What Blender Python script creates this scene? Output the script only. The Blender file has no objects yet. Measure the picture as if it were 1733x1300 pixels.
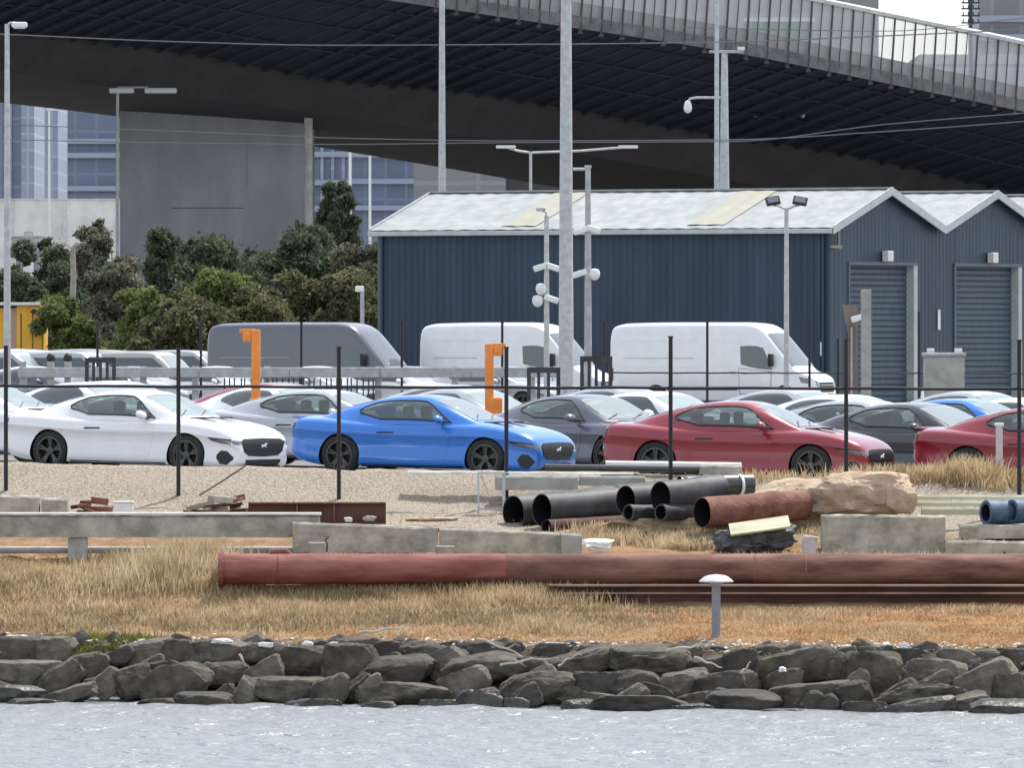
import bpy, bmesh, math, random
import numpy as np
from mathutils import Vector, Matrix, noise
from mathutils.bvhtree import BVHTree

random.seed(7)
R = math.radians
SC = bpy.context.scene
COL = SC.collection
PI = math.pi

# ------------------------------------------------------------------ camera, sky, sun
F = 15000.0                      # focal length in pixels of the 1733 px wide frame
CAMH = 2.46
HOR = 560.0                      # image row of the horizon
cd = bpy.data.cameras.new('camera'); cam = bpy.data.objects.new('camera', cd); COL.objects.link(cam)
cd.sensor_width = 36.0; cd.lens = F / 1733.0 * 36.0
cd.shift_y = -(650.0 - HOR) / 1733.0
cd.clip_start = 1.0; cd.clip_end = 20000.0
cam.location = (0, 0, CAMH); cam.rotation_euler = (R(90), 0, 0)
SC.camera = cam

SUN = Vector((0.30, 0.40, 0.86)).normalized()
elev = math.asin(SUN.z); azim = math.atan2(SUN.x, SUN.y)
w = bpy.data.worlds.new("World"); SC.world = w; w.use_nodes = True
nt = w.node_tree; nt.nodes.clear()
sky = nt.nodes.new('ShaderNodeTexSky'); sky.sky_type = 'NISHITA'; sky.sun_disc = False
sky.sun_elevation = elev; sky.sun_rotation = azim
sky.air_density = 1.0; sky.dust_density = 0.8; sky.ozone_density = 1.0
bg = nt.nodes.new('ShaderNodeBackground'); bg.inputs[1].default_value = 0.13
wo = nt.nodes.new('ShaderNodeOutputWorld')
veil = nt.nodes.new('ShaderNodeMix'); veil.data_type = 'RGBA'; veil.inputs[0].default_value = .5; veil.inputs[7].default_value = (7.6, 7.9, 8.4, 1)   # thin high cloud
nt.links.new(sky.outputs[0], veil.inputs[6]); nt.links.new(veil.outputs[2], bg.inputs[0]); nt.links.new(bg.outputs[0], wo.inputs[0])
sl = bpy.data.lights.new('sun', 'SUN'); sl.energy = 3.6; sl.angle = R(0.6); sl.color = (1.0, 0.96, 0.9)
so = bpy.data.objects.new('sun', sl); COL.objects.link(so)
so.rotation_euler = SUN.to_track_quat('Z', 'Y').to_euler(); so.location = (20, 0, 60)
SC.view_settings.view_transform = 'Standard'; SC.view_settings.look = 'None'
SC.view_settings.gamma = 1.0; SC.view_settings.exposure = 0.5
SC.render.engine = 'CYCLES'

# ------------------------------------------------------------------ helpers
def at(px, py, D):
    return Vector(((px - 866.5) / F * D, D, CAMH - (py - HOR) / F * D))
def X(px, D): return (px - 866.5) / F * D
def Zp(py, D): return CAMH - (py - HOR) / F * D
def m(pxs, D): return pxs * D / F        # pixels to metres

def hermite(tab, x):
    n = len(tab)
    if x <= tab[0][0]: return tab[0][1]
    if x >= tab[-1][0]: return tab[-1][1]
    for i in range(n - 1):
        x0, y0 = tab[i]; x1, y1 = tab[i + 1]
        if x <= x1:
            h = x1 - x0; s = (y1 - y0) / h
            s0 = (y0 - tab[i-1][1]) / (x0 - tab[i-1][0]) if i > 0 else s
            s1 = (tab[i+2][1] - y1) / (tab[i+2][0] - x1) if i < n - 2 else s
            d0 = 0 if s0 * s <= 0 else 2 * s0 * s / (s0 + s)
            d1 = 0 if s1 * s <= 0 else 2 * s1 * s / (s1 + s)
            t = (x - x0) / h
            return (y0 * (1 + 2*t) * (1-t)**2 + y1 * t*t * (3 - 2*t) + h * d0 * t * (1-t)**2 - h * d1 * t*t * (1-t))
def lin(tab, x):
    if x <= tab[0][0]: return tab[0][1]
    for i in range(len(tab) - 1):
        if x <= tab[i+1][0]:
            a, b = tab[i], tab[i+1]
            return a[1] + (b[1] - a[1]) * (x - a[0]) / (b[0] - a[0])
    return tab[-1][1]

GT = [(-300,-7),(118,-5.6),(125.5,-4.4),(128,-3.55),(130.4,-2.7),(131.3,-2.22),(134,-1.9),(135.2,-1.76),(135.7,-1.6),(136,-1.43),
      (138.5,-1.05),(139.3,-.92),(140.3,-.72),(141.5,-.6),(142.9,-.4),(144.4,.16),(146,.06),(148,-.03),(150,-.05),(200,0),(9000,0)]
def shore(x): return -0.26 * max(-9, min(9, x))
def G(x, y):
    yy = y - shore(x) * max(0, min(1, (135.2 - y) / 4 if x > 0 else (136.6 - y) / 3.6))
    g = lin(GT, yy)
    wt = max(0, min(1, (y - 139) / 4)) * max(0, min(1, (200 - y) / 35))
    return g - 0.018 * max(-14, min(14, x)) * wt

class MB:
    def __init__(s): s.v = []; s.f = []; s.mi = []
    def add(s, vs, fs, mi=0):
        o = len(s.v); s.v += [tuple(v) for v in vs]
        for f in fs: s.f.append(tuple(i + o for i in f)); s.mi.append(mi)
        return s
    def box(s, x0, x1, y0, y1, z0, z1, M=None, mi=0, b=0.0):
        if b > 0:
            bm = bmesh.new(); bmesh.ops.create_cube(bm, size=1)
            for v in bm.verts:
                v.co = Vector(((x0+x1)/2 + v.co.x*(x1-x0), (y0+y1)/2 + v.co.y*(y1-y0), (z0+z1)/2 + v.co.z*(z1-z0)))
            bmesh.ops.bevel(bm, geom=bm.edges[:], offset=b, segments=2, profile=0.5, affect='EDGES')
            bm.verts.index_update()
            vs = [v.co.copy() for v in bm.verts]; fs = [tuple(v.index for v in f.verts) for f in bm.faces]; bm.free()
        else:
            vs = [Vector(p) for p in ((x0,y0,z0),(x1,y0,z0),(x1,y1,z0),(x0,y1,z0),(x0,y0,z1),(x1,y0,z1),(x1,y1,z1),(x0,y1,z1))]
            fs = [(0,3,2,1),(4,5,6,7),(0,1,5,4),(1,2,6,5),(2,3,7,6),(3,0,4,7)]
        if M: vs = [M @ v for v in vs]
        return s.add(vs, fs, mi)
    def cyl(s, p0, p1, r0, r1=None, n=12, cap=True, mi=0):
        p0 = Vector(p0); p1 = Vector(p1); r1 = r0 if r1 is None else r1
        d = (p1 - p0).normalized(); a = d.orthogonal().normalized(); b = d.cross(a)
        vs = []
        for p, r in ((p0, r0), (p1, r1)):
            for i in range(n):
                t = 2*PI*i/n; vs.append(p + a*math.cos(t)*r + b*math.sin(t)*r)
        fs = [(i, (i+1) % n, n + (i+1) % n, n + i) for i in range(n)]
        if cap: fs += [tuple(range(n-1, -1, -1)), tuple(range(n, 2*n))]
        return s.add(vs, fs, mi)
    def pathtube(s, pts, r, n=8, mi=0):
        pts = [Vector(p) for p in pts]
        rr = r if isinstance(r, (list, tuple)) else [r] * len(pts)
        vs = []; up = Vector((0, 0, 1)); a = None
        for k, p in enumerate(pts):
            d = (pts[min(k+1, len(pts)-1)] - pts[max(k-1, 0)]).normalized()
            if a is None: a = d.orthogonal().normalized()
            a = (a - d * a.dot(d)).normalized(); b = d.cross(a)
            for i in range(n):
                t = 2*PI*i/n; vs.append(p + a*math.cos(t)*rr[k] + b*math.sin(t)*rr[k])
        fs = []
        for k in range(len(pts)-1):
            for i in range(n): fs.append((k*n+i, k*n+(i+1) % n, (k+1)*n+(i+1) % n, (k+1)*n+i))
        fs += [tuple(range(n-1, -1, -1)), tuple(range((len(pts)-1)*n, len(pts)*n))]
        return s.add(vs, fs, mi)
    def pipe(s, p0, p1, ro, ri, n=40, dents=0, inner=0):
        """hollow tube, walls with thickness"""
        p0 = Vector(p0); p1 = Vector(p1); d = (p1-p0).normalized(); a = d.orthogonal().normalized(); b = d.cross(a)
        vs = []
        K = 9
        for k in range(K):
            p = p0.lerp(p1, k/(K-1))
            for r in (ro, ri):
                for i in range(n):
                    t = 2*PI*i/n; q = r * (1 + dents * noise.noise(Vector((math.cos(t)*1.5, math.sin(t)*1.5, k*.8))))
                    vs.append(p + a*math.cos(t)*q + b*math.sin(t)*q)
        fs = []
        for k in range(K-1):
            A = k*2*n; B = (k+1)*2*n
            for i in range(n):
                j = (i+1) % n
                fs.append((A+i, A+j, B+j, B+i))
        s.add([], [])
        fi = [((k*2*n)+n+(i+1)%n, (k*2*n)+n+i, ((k+1)*2*n)+n+i, ((k+1)*2*n)+n+(i+1)%n) for k in range(K-1) for i in range(n)]
        for i in range(n):
            j = (i+1) % n
            fs.append((j, i, n+i, n+j)); e = (K-1)*2*n
            fs.append((e+i, e+j, e+n+j, e+n+i))
        nf = len(fs); s.add(vs, fs + fi)
        for q in range(len(fi)): s.mi[-1-q] = inner
        return s
    def lathe(s, prof, axis='Z', n=24, M=None, mi=0):
        vs = []
        for (r, h) in prof:
            for i in range(n):
                t = 2*PI*i/n; c, q = math.cos(t)*r, math.sin(t)*r
                vs.append(Vector((c, q, h)) if axis == 'Z' else Vector((c, h, q)))
        fs = []
        for k in range(len(prof)-1):
            for i in range(n): fs.append((k*n+i, k*n+(i+1) % n, (k+1)*n+(i+1) % n, (k+1)*n+i))
        if M: vs = [M @ v for v in vs]
        return s.add(vs, fs, mi)
    def prism(s, poly, y0, y1, M=None, mi=0):
        """poly of (x,z) extruded along y"""
        n = len(poly)
        vs = [Vector((x, y0, z)) for x, z in poly] + [Vector((x, y1, z)) for x, z in poly]
        fs = [tuple(range(n)), tuple(range(2*n-1, n-1, -1))] + [(i, n+i, n+(i+1) % n, (i+1) % n) for i in range(n)]
        if M: vs = [M @ v for v in vs]
        return s.add(vs, fs, mi)
    def grid(s, P, mi=0):
        nr = len(P); nc = len(P[0]); vs = [p for row in P for p in row]
        fs = [(r*nc+c, r*nc+c+1, (r+1)*nc+c+1, (r+1)*nc+c) for r in range(nr-1) for c in range(nc-1)]
        return s.add(vs, fs, mi)
    def mesh(s, name, mats, smooth=None, fix=True):
        me = bpy.data.meshes.new(name); me.from_pydata(s.v, [], s.f)
        for mt in (mats if isinstance(mats, (list, tuple)) else [mats]): me.materials.append(mt)
        me.polygons.foreach_set('material_index', s.mi)
        if fix:
            bm = bmesh.new(); bm.from_mesh(me); bmesh.ops.recalc_face_normals(bm, faces=bm.faces); bm.to_mesh(me); bm.free()
        if smooth is not None:
            me.polygons.foreach_set('use_smooth', [True]*len(me.polygons))
            me.set_sharp_from_angle(angle=R(smooth))
        me.update(); return me
    def build(s, name, mats, parent=None, smooth=None, fix=True):
        o = bpy.data.objects.new(name, s.mesh(name, mats, smooth, fix)); COL.objects.link(o)
        if parent: o.parent = parent
        return o

def tag(o, label=None, cat=None, group=None, kind=None):
    if label: o['label'] = label
    if cat: o['category'] = cat
    if group: o['group'] = group
    if kind: o['kind'] = kind
    return o
def thing(name, label, cat, loc=(0,0,0), rz=0, group=None):
    o = bpy.data.objects.new(name, None); COL.objects.link(o); o.empty_display_size = .2
    o.location = loc; o.rotation_euler = (0, 0, rz); return tag(o, label, cat, group)
KIDS = {}
def kids(o):
    return [c for c in bpy.data.objects if c.parent == o]
def copy_tree(o, parent=None, tree=None):
    tree = tree or snapshot(o)
    def rec(t, par):
        c = t[0].copy(); COL.objects.link(c); c.parent = par
        for ch in t[1]: rec(ch, c)
        return c
    return rec(tree, parent)
def snapshot(o): return (o, [snapshot(c) for c in kids(o)])
TENS = ['','','','thirty','forty','fifty','sixty','seventy']
ORD = ['zeroth','first','second','third','fourth','fifth','sixth','seventh','eighth','ninth','tenth','eleventh','twelfth','thirteenth',
       'fourteenth','fifteenth','sixteenth','seventeenth','eighteenth','nineteenth','twentieth'] + \
      ['twenty-' + q for q in ('first','second','third','fourth','fifth','sixth','seventh','eighth','ninth')] + ['thirtieth'] + \
      ['thirty-' + q for q in ('first','second','third','fourth','fifth','sixth','seventh','eighth','ninth')]
for t_ in ('forty','fifty','sixty','seventy'):
    ORD += [t_[:-1]+'ieth'] + [t_+'-'+q for q in ('first','second','third','fourth','fifth','sixth','seventh','eighth','ninth')]

# ------------------------------------------------------------------ materials
def mat(name, col, rough=0.7, metal=0.0, col2=None, scale=3.0, detail=6, bump=0.0, bscale=None, coat=0.0, stretch=None, spec=0.5, ramp=(0.38, 0.64)):
    mt = bpy.data.materials.new(name); mt.use_nodes = True; t = mt.node_tree; b = t.nodes['Principled BSDF']
    b.inputs['Roughness'].default_value = rough; b.inputs['Metallic'].default_value = metal
    b.inputs['Specular IOR Level'].default_value = spec
    if coat: b.inputs['Coat Weight'].default_value = coat; b.inputs['Coat Roughness'].default_value = .08
    tc = t.nodes.new('ShaderNodeTexCoord'); mp = t.nodes.new('ShaderNodeMapping')
    t.links.new(tc.outputs['Object'], mp.inputs[0])
    if stretch: mp.inputs['Scale'].default_value = stretch
    if col2 is not None:
        nz = t.nodes.new('ShaderNodeTexNoise'); nz.inputs['Scale'].default_value = scale; nz.inputs['Detail'].default_value = detail
        nz.inputs['Roughness'].default_value = .62
        rp = t.nodes.new('ShaderNodeValToRGB'); rp.color_ramp.elements[0].position = ramp[0]; rp.color_ramp.elements[1].position = ramp[1]
        rp.color_ramp.elements[0].color = (*col, 1); rp.color_ramp.elements[1].color = (*col2, 1)
        t.links.new(mp.outputs[0], nz.inputs[0]); t.links.new(nz.outputs[0], rp.inputs[0]); t.links.new(rp.outputs[0], b.inputs['Base Color'])
    else: b.inputs['Base Color'].default_value = (*col, 1)
    if bump:
        n2 = t.nodes.new('ShaderNodeTexNoise'); n2.inputs['Scale'].default_value = bscale or scale*3; n2.inputs['Detail'].default_value = 7
        bp = t.nodes.new('ShaderNodeBump'); bp.inputs['Strength'].default_value = bump; bp.inputs['Distance'].default_value = .05
        t.links.new(mp.outputs[0], n2.inputs[0]); t.links.new(n2.outputs[0], bp.inputs['Height']); t.links.new(bp.outputs[0], b.inputs['Normal'])
    return mt

def glass(name, col=(.05,.07,.07), trans=.35, rough=.06):
    mt = bpy.data.materials.new(name); mt.use_nodes = True; t = mt.node_tree; b = t.nodes['Principled BSDF']
    b.inputs['Base Color'].default_value = (*col, 1); b.inputs['Roughness'].default_value = rough
    b.inputs['Coat Weight'].default_value = 1.0; b.inputs['Specular IOR Level'].default_value = 1.0
    tr = t.nodes.new('ShaderNodeBsdfTransparent'); tr.inputs[0].default_value = (.75,.85,.82,1)
    mx = t.nodes.new('ShaderNodeMixShader'); mx.inputs[0].default_value = trans
    t.links.new(b.outputs[0], mx.inputs[1]); t.links.new(tr.outputs[0], mx.inputs[2])
    t.links.new(mx.outputs[0], t.nodes['Material Output'].inputs[0])
    return mt

def leafmat(name, c1, c2, c3, scale=1.2):
    mt = bpy.data.materials.new(name); mt.use_nodes = True; t = mt.node_tree; b = t.nodes['Principled BSDF']
    b.inputs['Roughness'].default_value = .65; b.inputs['Specular IOR Level'].default_value = .25
    at_ = t.nodes.new('ShaderNodeAttribute'); at_.attribute_name = 'rnd'
    tc = t.nodes.new('ShaderNodeTexCoord'); nz = t.nodes.new('ShaderNodeTexNoise'); nz.inputs['Scale'].default_value = scale; nz.inputs['Detail'].default_value = 3
    t.links.new(tc.outputs['Object'], nz.inputs[0])
    ad = t.nodes.new('ShaderNodeMath'); ad.operation = 'MULTIPLY_ADD'; ad.inputs[1].default_value = .45
    t.links.new(at_.outputs['Fac'], ad.inputs[0])
    sb = t.nodes.new('ShaderNodeMath'); sb.operation = 'SUBTRACT'; sb.inputs[1].default_value = .22
    t.links.new(nz.outputs[0], sb.inputs[0]); t.links.new(sb.outputs[0], ad.inputs[2])
    rp = t.nodes.new('ShaderNodeValToRGB'); e = rp.color_ramp.elements
    e[0].position = .2; e[0].color = (*c1, 1); e[1].position = .8; e[1].color = (*c3, 1)
    q = e.new(.5); q.color = (*c2, 1)
    t.links.new(ad.outputs[0], rp.inputs[0]); t.links.new(rp.outputs[0], b.inputs['Base Color'])
    tl = t.nodes.new('ShaderNodeBsdfTranslucent'); t.links.new(rp.outputs[0], tl.inputs[0])
    mx = t.nodes.new('ShaderNodeMixShader'); mx.inputs[0].default_value = .42
    t.links.new(b.outputs[0], mx.inputs[1]); t.links.new(tl.outputs[0], mx.inputs[2]); t.links.new(mx.outputs[0], t.nodes['Material Output'].inputs[0])
    return mt

M = {}
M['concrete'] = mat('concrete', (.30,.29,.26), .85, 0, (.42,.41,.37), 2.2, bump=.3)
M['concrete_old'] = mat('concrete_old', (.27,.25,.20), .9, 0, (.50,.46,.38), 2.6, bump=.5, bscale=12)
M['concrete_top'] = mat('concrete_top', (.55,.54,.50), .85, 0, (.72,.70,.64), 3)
M['pier'] = mat('pier_concrete', (.37,.38,.41), .9, 0, (.48,.49,.51), .5, bump=.1, stretch=(1,1,.5))
M['pier_line'] = mat('pier_line', (.25,.255,.27), .9)
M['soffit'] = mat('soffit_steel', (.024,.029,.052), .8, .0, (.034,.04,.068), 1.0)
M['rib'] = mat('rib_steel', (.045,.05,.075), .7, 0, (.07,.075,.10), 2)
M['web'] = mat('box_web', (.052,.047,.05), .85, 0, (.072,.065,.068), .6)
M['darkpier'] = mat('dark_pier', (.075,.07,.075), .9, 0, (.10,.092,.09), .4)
M['parapet_metal'] = mat('parapet_metal', (.5,.5,.48), .5, .0, (.65,.65,.62), 2)
M['post_brown'] = mat('screen_post', (.06,.042,.036), .7, 0, (.10,.07,.058), 2)
M['galv'] = mat('galvanised', (.42,.43,.43), .5, .25, (.56,.57,.57), 6)
M['galv2'] = mat('galvanised_dull', (.34,.35,.36), .6, .2, (.48,.48,.48), 4)
M['cable'] = mat('cable', (.16,.16,.17), .6)
M['whitepaint'] = mat('white_paint', (.74,.75,.74), .45, 0, (.82,.82,.8), 3)
M['navy'] = mat('navy_cladding', (.02,.041,.072), .5, .1, (.034,.06,.095), 1.0, stretch=(1,1,.15), bump=0)
M['navy_trim'] = mat('navy_trim', (.09,.12,.15), .5)
M['shutter'] = mat('shutter_steel', (.055,.082,.112), .5, .1, (.072,.102,.135), 4, stretch=(1,1,.3))
M['roof'] = mat('roof_sheet', (.27,.295,.29), .7, 0, (.37,.395,.385), 1.5, bump=.05)
M['skylight'] = mat('roof_skylight', (.33,.32,.25), .6, 0, (.38,.365,.30), 2)
M['trim_pale'] = mat('barge_flashing', (.42,.46,.46), .5, .1, (.5,.54,.54), 3)
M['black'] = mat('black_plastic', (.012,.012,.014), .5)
M['fence_black'] = mat('fence_black', (.018,.016,.02), .55, .2)
M['darksteel'] = mat('dark_steel', (.03,.035,.045), .6, .2, (.06,.06,.065), 4)
M['tyre'] = mat('tyre_rubber', (.02,.02,.021), .85, 0, (.035,.034,.032), 8)
M['rimdark'] = mat('rim_dark', (.09,.09,.085), .35, .6)
M['rimgrey'] = mat('rim_grey', (.22,.22,.20), .35, .6)
M['orange'] = mat('orange_paint', (.80,.22,.03), .6, 0, (.88,.30,.06), 4)
M['yellow'] = mat('yellow_container', (.80,.40,.02), .5, 0, (.88,.50,.04), 1.2, stretch=(1,1,.4))
M['rust'] = mat('rust', (.13,.045,.03), .85, 0, (.27,.12,.08), 2.5, bump=.4, bscale=14)
M['rustred'] = mat('red_oxide_pipe', (.19,.05,.04), .8, 0, (.33,.13,.105), 3.2, bump=.3, stretch=(.3,1,1.6))
M['rustbrown'] = mat('brown_oxide_pipe', (.115,.048,.034), .85, 0, (.27,.135,.10), 3.4, bump=.3, stretch=(.3,1,1.6))
M['rustdark'] = mat('dark_rust', (.055,.025,.02), .85, 0, (.11,.05,.04), 3, bump=.3, stretch=(.4,1,1))
M['blackpipe'] = mat('bitumen_pipe', (.018,.018,.02), .6, 0, (.065,.065,.066), 2.2, bump=.15, stretch=(1,.4,1))
M['bluepipe'] = mat('blue_pipe', (.02,.06,.14), .6, 0, (.10,.14,.2), 5)
M['timber'] = mat('weathered_timber', (.42,.41,.27), .85, 0, (.58,.56,.40), 4, stretch=(.2,1,1), bump=.3)
M['driftwood'] = mat('driftwood', (.50,.43,.35), .9, 0, (.66,.6,.52), 5)
M['soil'] = mat('clay_soil', (.30,.22,.14), .95, 0, (.50,.39,.28), 3.2, bump=.8, bscale=9)
M['clayrock'] = mat('clay_rock', (.36,.25,.17), .95, 0, (.54,.41,.30), 3.2, bump=.6, bscale=10)
M['plastic'] = mat('pale_plastic', (.72,.72,.70), .5, 0, (.85,.84,.82), 9)
M['flange_pale'] = mat('flange_pale', (.20,.12,.09), .8, 0, (.36,.25,.2), 4, stretch=(.3,1,1))
M['tarp'] = mat('dark_tarp', (.04,.042,.05), .6, 0, (.13,.13,.14), 4, bump=.7, bscale=10)
M['grey_light'] = mat('bollard_grey', (.21,.22,.25), .5, .1, (.27,.28,.31), 8)
M['lilac'] = mat('bollard_cap', (.50,.46,.49), .5, 0, (.62,.58,.60), 6)
M['cream'] = mat('cream_metal', (.70,.68,.62), .5)
M['signgreen'] = mat('road_sign_green', (.05,.2,.11), .5)
M['rock'] = mat('basalt', (.045,.038,.029), .9, 0, (.135,.113,.086), 2.8, detail=9, bump=.9, bscale=8)
M['rock2'] = mat('basalt_pale', (.07,.058,.046), .9, 0, (.19,.165,.13), 2.6, detail=9, bump=.9, bscale=9)
M['rockwet'] = mat('basalt_wet', (.02,.019,.016), .45, 0, (.075,.066,.052), 2.4, detail=9, bump=.8, bscale=8)
M['rock3'] = mat('basalt_dark', (.026,.023,.02), .85, 0, (.085,.072,.058), 2.0, detail=9, bump=.9, bscale=7)
M['bark'] = mat('bark', (.10,.075,.055), .95, 0, (.2,.16,.12), 6, bump=.4)
M['bark_pale'] = mat('dead_wood', (.30,.27,.23), .95, 0, (.4,.36,.3), 6)
M['lamp'] = mat('lamp_lens', (.7,.72,.72), .3)
M['headlamp'] = glass('headlamp_lens', (.14,.15,.16), .1, .15)
M['glass'] = glass('car_glass', (.16,.19,.18), .5)
M['glassdark'] = glass('dark_glass', (.03,.045,.045), .12)
M['windscreen'] = glass('windscreen_glass', (.40,.45,.43), .3, .12)
M['interior'] = mat('car_interior', (.05,.05,.048), .8, 0, (.12,.12,.11), 2)
M['farwindow'] = mat('far_window_pale', (.7,.71,.7), .6)
M['tail'] = mat('tail_lamp', (.12,.015,.015), .3)

def paint(name, c, rough=.3, metal=.0, flake=0):
    mt = mat(name, c, rough, metal, tuple(min(1, q*1.07) for q in c), 3, coat=1.0)
    return mt
P = {'white': paint('paint_white', (.78,.78,.79)), 'blue': paint('paint_blue', (.018,.17,.60), .35, .1), 'red': paint('paint_red', (.25,.009,.02), .35, .1),
     'grey': paint('paint_grey', (.10,.105,.135), .35, .3), 'silver': paint('paint_silver', (.42,.44,.46), .35, .4), 'black': paint('paint_black', (.02,.021,.024)),
     'vangrey': paint('paint_van_grey', (.10,.11,.13), .35, .2), 'sand': paint('paint_sand', (.42,.39,.35), .4)}

# ------------------------------------------------------------------ ground and water
def ground_material():
    mt = bpy.data.materials.new('ground_surface'); mt.use_nodes = True; t = mt.node_tree; b = t.nodes['Principled BSDF']
    b.inputs['Roughness'].default_value = .95; b.inputs['Specular IOR Level'].default_value = .2
    L = t.links.new
    tc = t.nodes.new('ShaderNodeTexCoord'); sx = t.nodes.new('ShaderNodeSeparateXYZ'); L(tc.outputs['Object'], sx.inputs[0])
    def noise_(sc, det=6):
        n = t.nodes.new('ShaderNodeTexNoise'); n.inputs['Scale'].default_value = sc; n.inputs['Detail'].default_value = det; n.inputs['Roughness'].default_value = .65
        L(tc.outputs['Object'], n.inputs[0]); return n
    def ramp(src, a, c1, b_, c2):
        r = t.nodes.new('ShaderNodeValToRGB'); r.color_ramp.elements[0].position = a; r.color_ramp.elements[1].position = b_
        r.color_ramp.elements[0].color = (*c1, 1); r.color_ramp.elements[1].color = (*c2, 1); L(src, r.inputs[0]); return r
    n1 = noise_(2.5); n2 = noise_(7); n3 = noise_(24, 4)
    soil = ramp(n1.outputs[0], .35, (.06,.05,.04), .65, (.15,.12,.085))
    straw = ramp(n1.outputs[0], .33, (.22,.13,.065), .66, (.42,.27,.14))
    gravel = ramp(n3.outputs[0], .34, (.23,.18,.135), .66, (.50,.44,.36))
    lot = ramp(n2.outputs[0], .3, (.20,.20,.19), .7, (.30,.29,.27))
    # y with a wobble, zones by world y
    wob = t.nodes.new('ShaderNodeMath'); wob.operation = 'MULTIPLY_ADD'; wob.inputs[1].default_value = 1.6
    L(n1.outputs[0], wob.inputs[0]); L(sx.outputs['Y'], wob.inputs[2])
    prev = soil.outputs[0]
    sk = t.nodes.new('ShaderNodeMath'); sk.operation = 'MULTIPLY_ADD'; sk.inputs[1].default_value = .26
    L(sx.outputs['X'], sk.inputs[0]); L(wob.outputs[0], sk.inputs[2])
    for y0, y1, nxt in ((132.1, 132.7, straw), (140.4, 141.4, gravel), (146.3, 147.4, lot)):
        mr = t.nodes.new('ShaderNodeMapRange'); mr.inputs[1].default_value = y0; mr.inputs[2].default_value = y1; L(sk.outputs[0] if y0 < 135 else wob.outputs[0], mr.inputs[0])
        mx = t.nodes.new('ShaderNodeMix'); mx.data_type = 'RGBA'; L(mr.outputs[0], mx.inputs[0]); L(prev, mx.inputs[6]); L(nxt.outputs[0], mx.inputs[7])
        prev = mx.outputs[2]
    L(prev, b.inputs['Base Color'])
    bp = t.nodes.new('ShaderNodeBump'); bp.inputs['Strength'].default_value = .9; bp.inputs['Distance'].default_value = .06
    L(n3.outputs[0], bp.inputs['Height']); L(bp.outputs[0], b.inputs['Normal'])
    return mt

ys = list(np.arange(-300, 110, 40)) + list(np.arange(110, 126, 2)) + list(np.arange(126, 147, .12)) + list(np.arange(147, 205, 2)) + list(np.arange(210, 600, 30)) + [700, 900, 1300, 2000, 3500, 6000, 9000]
xs = [-5000, -2500, -1200, -600, -300, -150, -80, -45, -28, -20] + list(np.arange(-14, 14.01, .22)) + [20, 28, 45, 80, 150, 300, 600, 1200, 2500, 5000]
g = MB(); rows = []
for y in ys:
    row = []
    for x in xs:
        z = G(x, y)
        if 131 < y < 147: z += .045 * (noise.noise(Vector((x*1.3, y*1.3, 0))) + .6*noise.noise(Vector((x*4, y*4, 3)))) + .02*noise.noise(Vector((x*11, y*11, 5)))
        row.append(Vector((x, y, z)))
    rows.append(row)
g.grid(rows)
gr = g.build('ground', ground_material(), smooth=60); tag(gr, kind='structure')

def water_material():
    mt = bpy.data.materials.new('river_water'); mt.use_nodes = True; t = mt.node_tree; b = t.nodes['Principled BSDF']; L = t.links.new
    b.inputs['Base Color'].default_value = (.19,.205,.21,1); b.inputs['Roughness'].default_value = .36; b.inputs['Specular IOR Level'].default_value = .6
    tc = t.nodes.new('ShaderNodeTexCoord')
    def nz(scale, st, det=4, dist=0):
        mp = t.nodes.new('ShaderNodeMapping'); mp.inputs['Scale'].default_value = st; L(tc.outputs['Object'], mp.inputs[0])
        n = t.nodes.new('ShaderNodeTexNoise'); n.inputs['Scale'].default_value = scale; n.inputs['Detail'].default_value = det; n.inputs['Distortion'].default_value = dist
        L(mp.outputs[0], n.inputs[0]); return n
    a = nz(1.7, (.8, .9, 1), 5, .5); c = nz(7, (.8, .8, 1), 5)
    ad = t.nodes.new('ShaderNodeMath'); ad.operation = 'MULTIPLY_ADD'; ad.inputs[1].default_value = .3; L(c.outputs[0], ad.inputs[0]); L(a.outputs[0], ad.inputs[2])
    bp = t.nodes.new('ShaderNodeBump'); bp.inputs['Strength'].default_value = 1.0; bp.inputs['Distance'].default_value = .22
    L(ad.outputs[0], bp.inputs['Height']); L(bp.outputs[0], b.inputs['Normal'])
    return mt
wx = [-5000, -600, -100, -20] + list(np.arange(-9, 9.01, .13)) + [20, 100, 600, 5000]
wy = [-400, -100, 0, 60, 95, 104] + list(np.arange(108, 133, .14)) + [134]
wm = MB(); rows = []
for y in wy:
    row = []
    for x in wx:
        z = -3.0
        if 107 < y < 133 and abs(x) < 10:
            z += .05*noise.noise(Vector((x*.9 + 3, y*1.1, 1))) + .035*noise.noise(Vector((x*2.6, y*2.2, 4))) + .012*noise.noise(Vector((x*7, y*5, 9)))
        row.append(Vector((x, y, z)))
    rows.append(row)
wm.grid(rows); wa = wm.build('river', water_material(), smooth=180); tag(wa, kind='structure')

# ------------------------------------------------------------------ viaduct
def Dk(base, px): return base / (1 - 0.9 * (px - 866.5) / F)
E_T = [(-600,-190),(0,-105),(540,-30),(770,4),(949,31),(1140,60),(1276,83),(1400,108),(1550,139),(1733,177),(2400,320)]
P_T = [(a, b-105) for a, b in E_T]
W_T = [(-600,0),(0,52),(330,92),(560,135),(760,152),(950,182),(1240,233),(1380,252),(1500,275),(1600,298),(1733,328),(2400,480)]
B_T = [(-600,50),(0,119),(190,147),(530,189),(740,222),(880,244),(1240,306),(1733,400),(2400,540)]
def pe(px): return at(px, hermite(E_T, px), Dk(428, px))
def pp(px): return at(px, hermite(P_T, px), Dk(428, px))
def pw(px): return at(px, hermite(W_T, px), Dk(446, px))
def pb(px): return at(px, hermite(B_T, px), Dk(448, px))
OFF = Vector((-9, 10, 0))          # across the deck
pxs_ = list(range(-600, 2401, 50))
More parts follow.
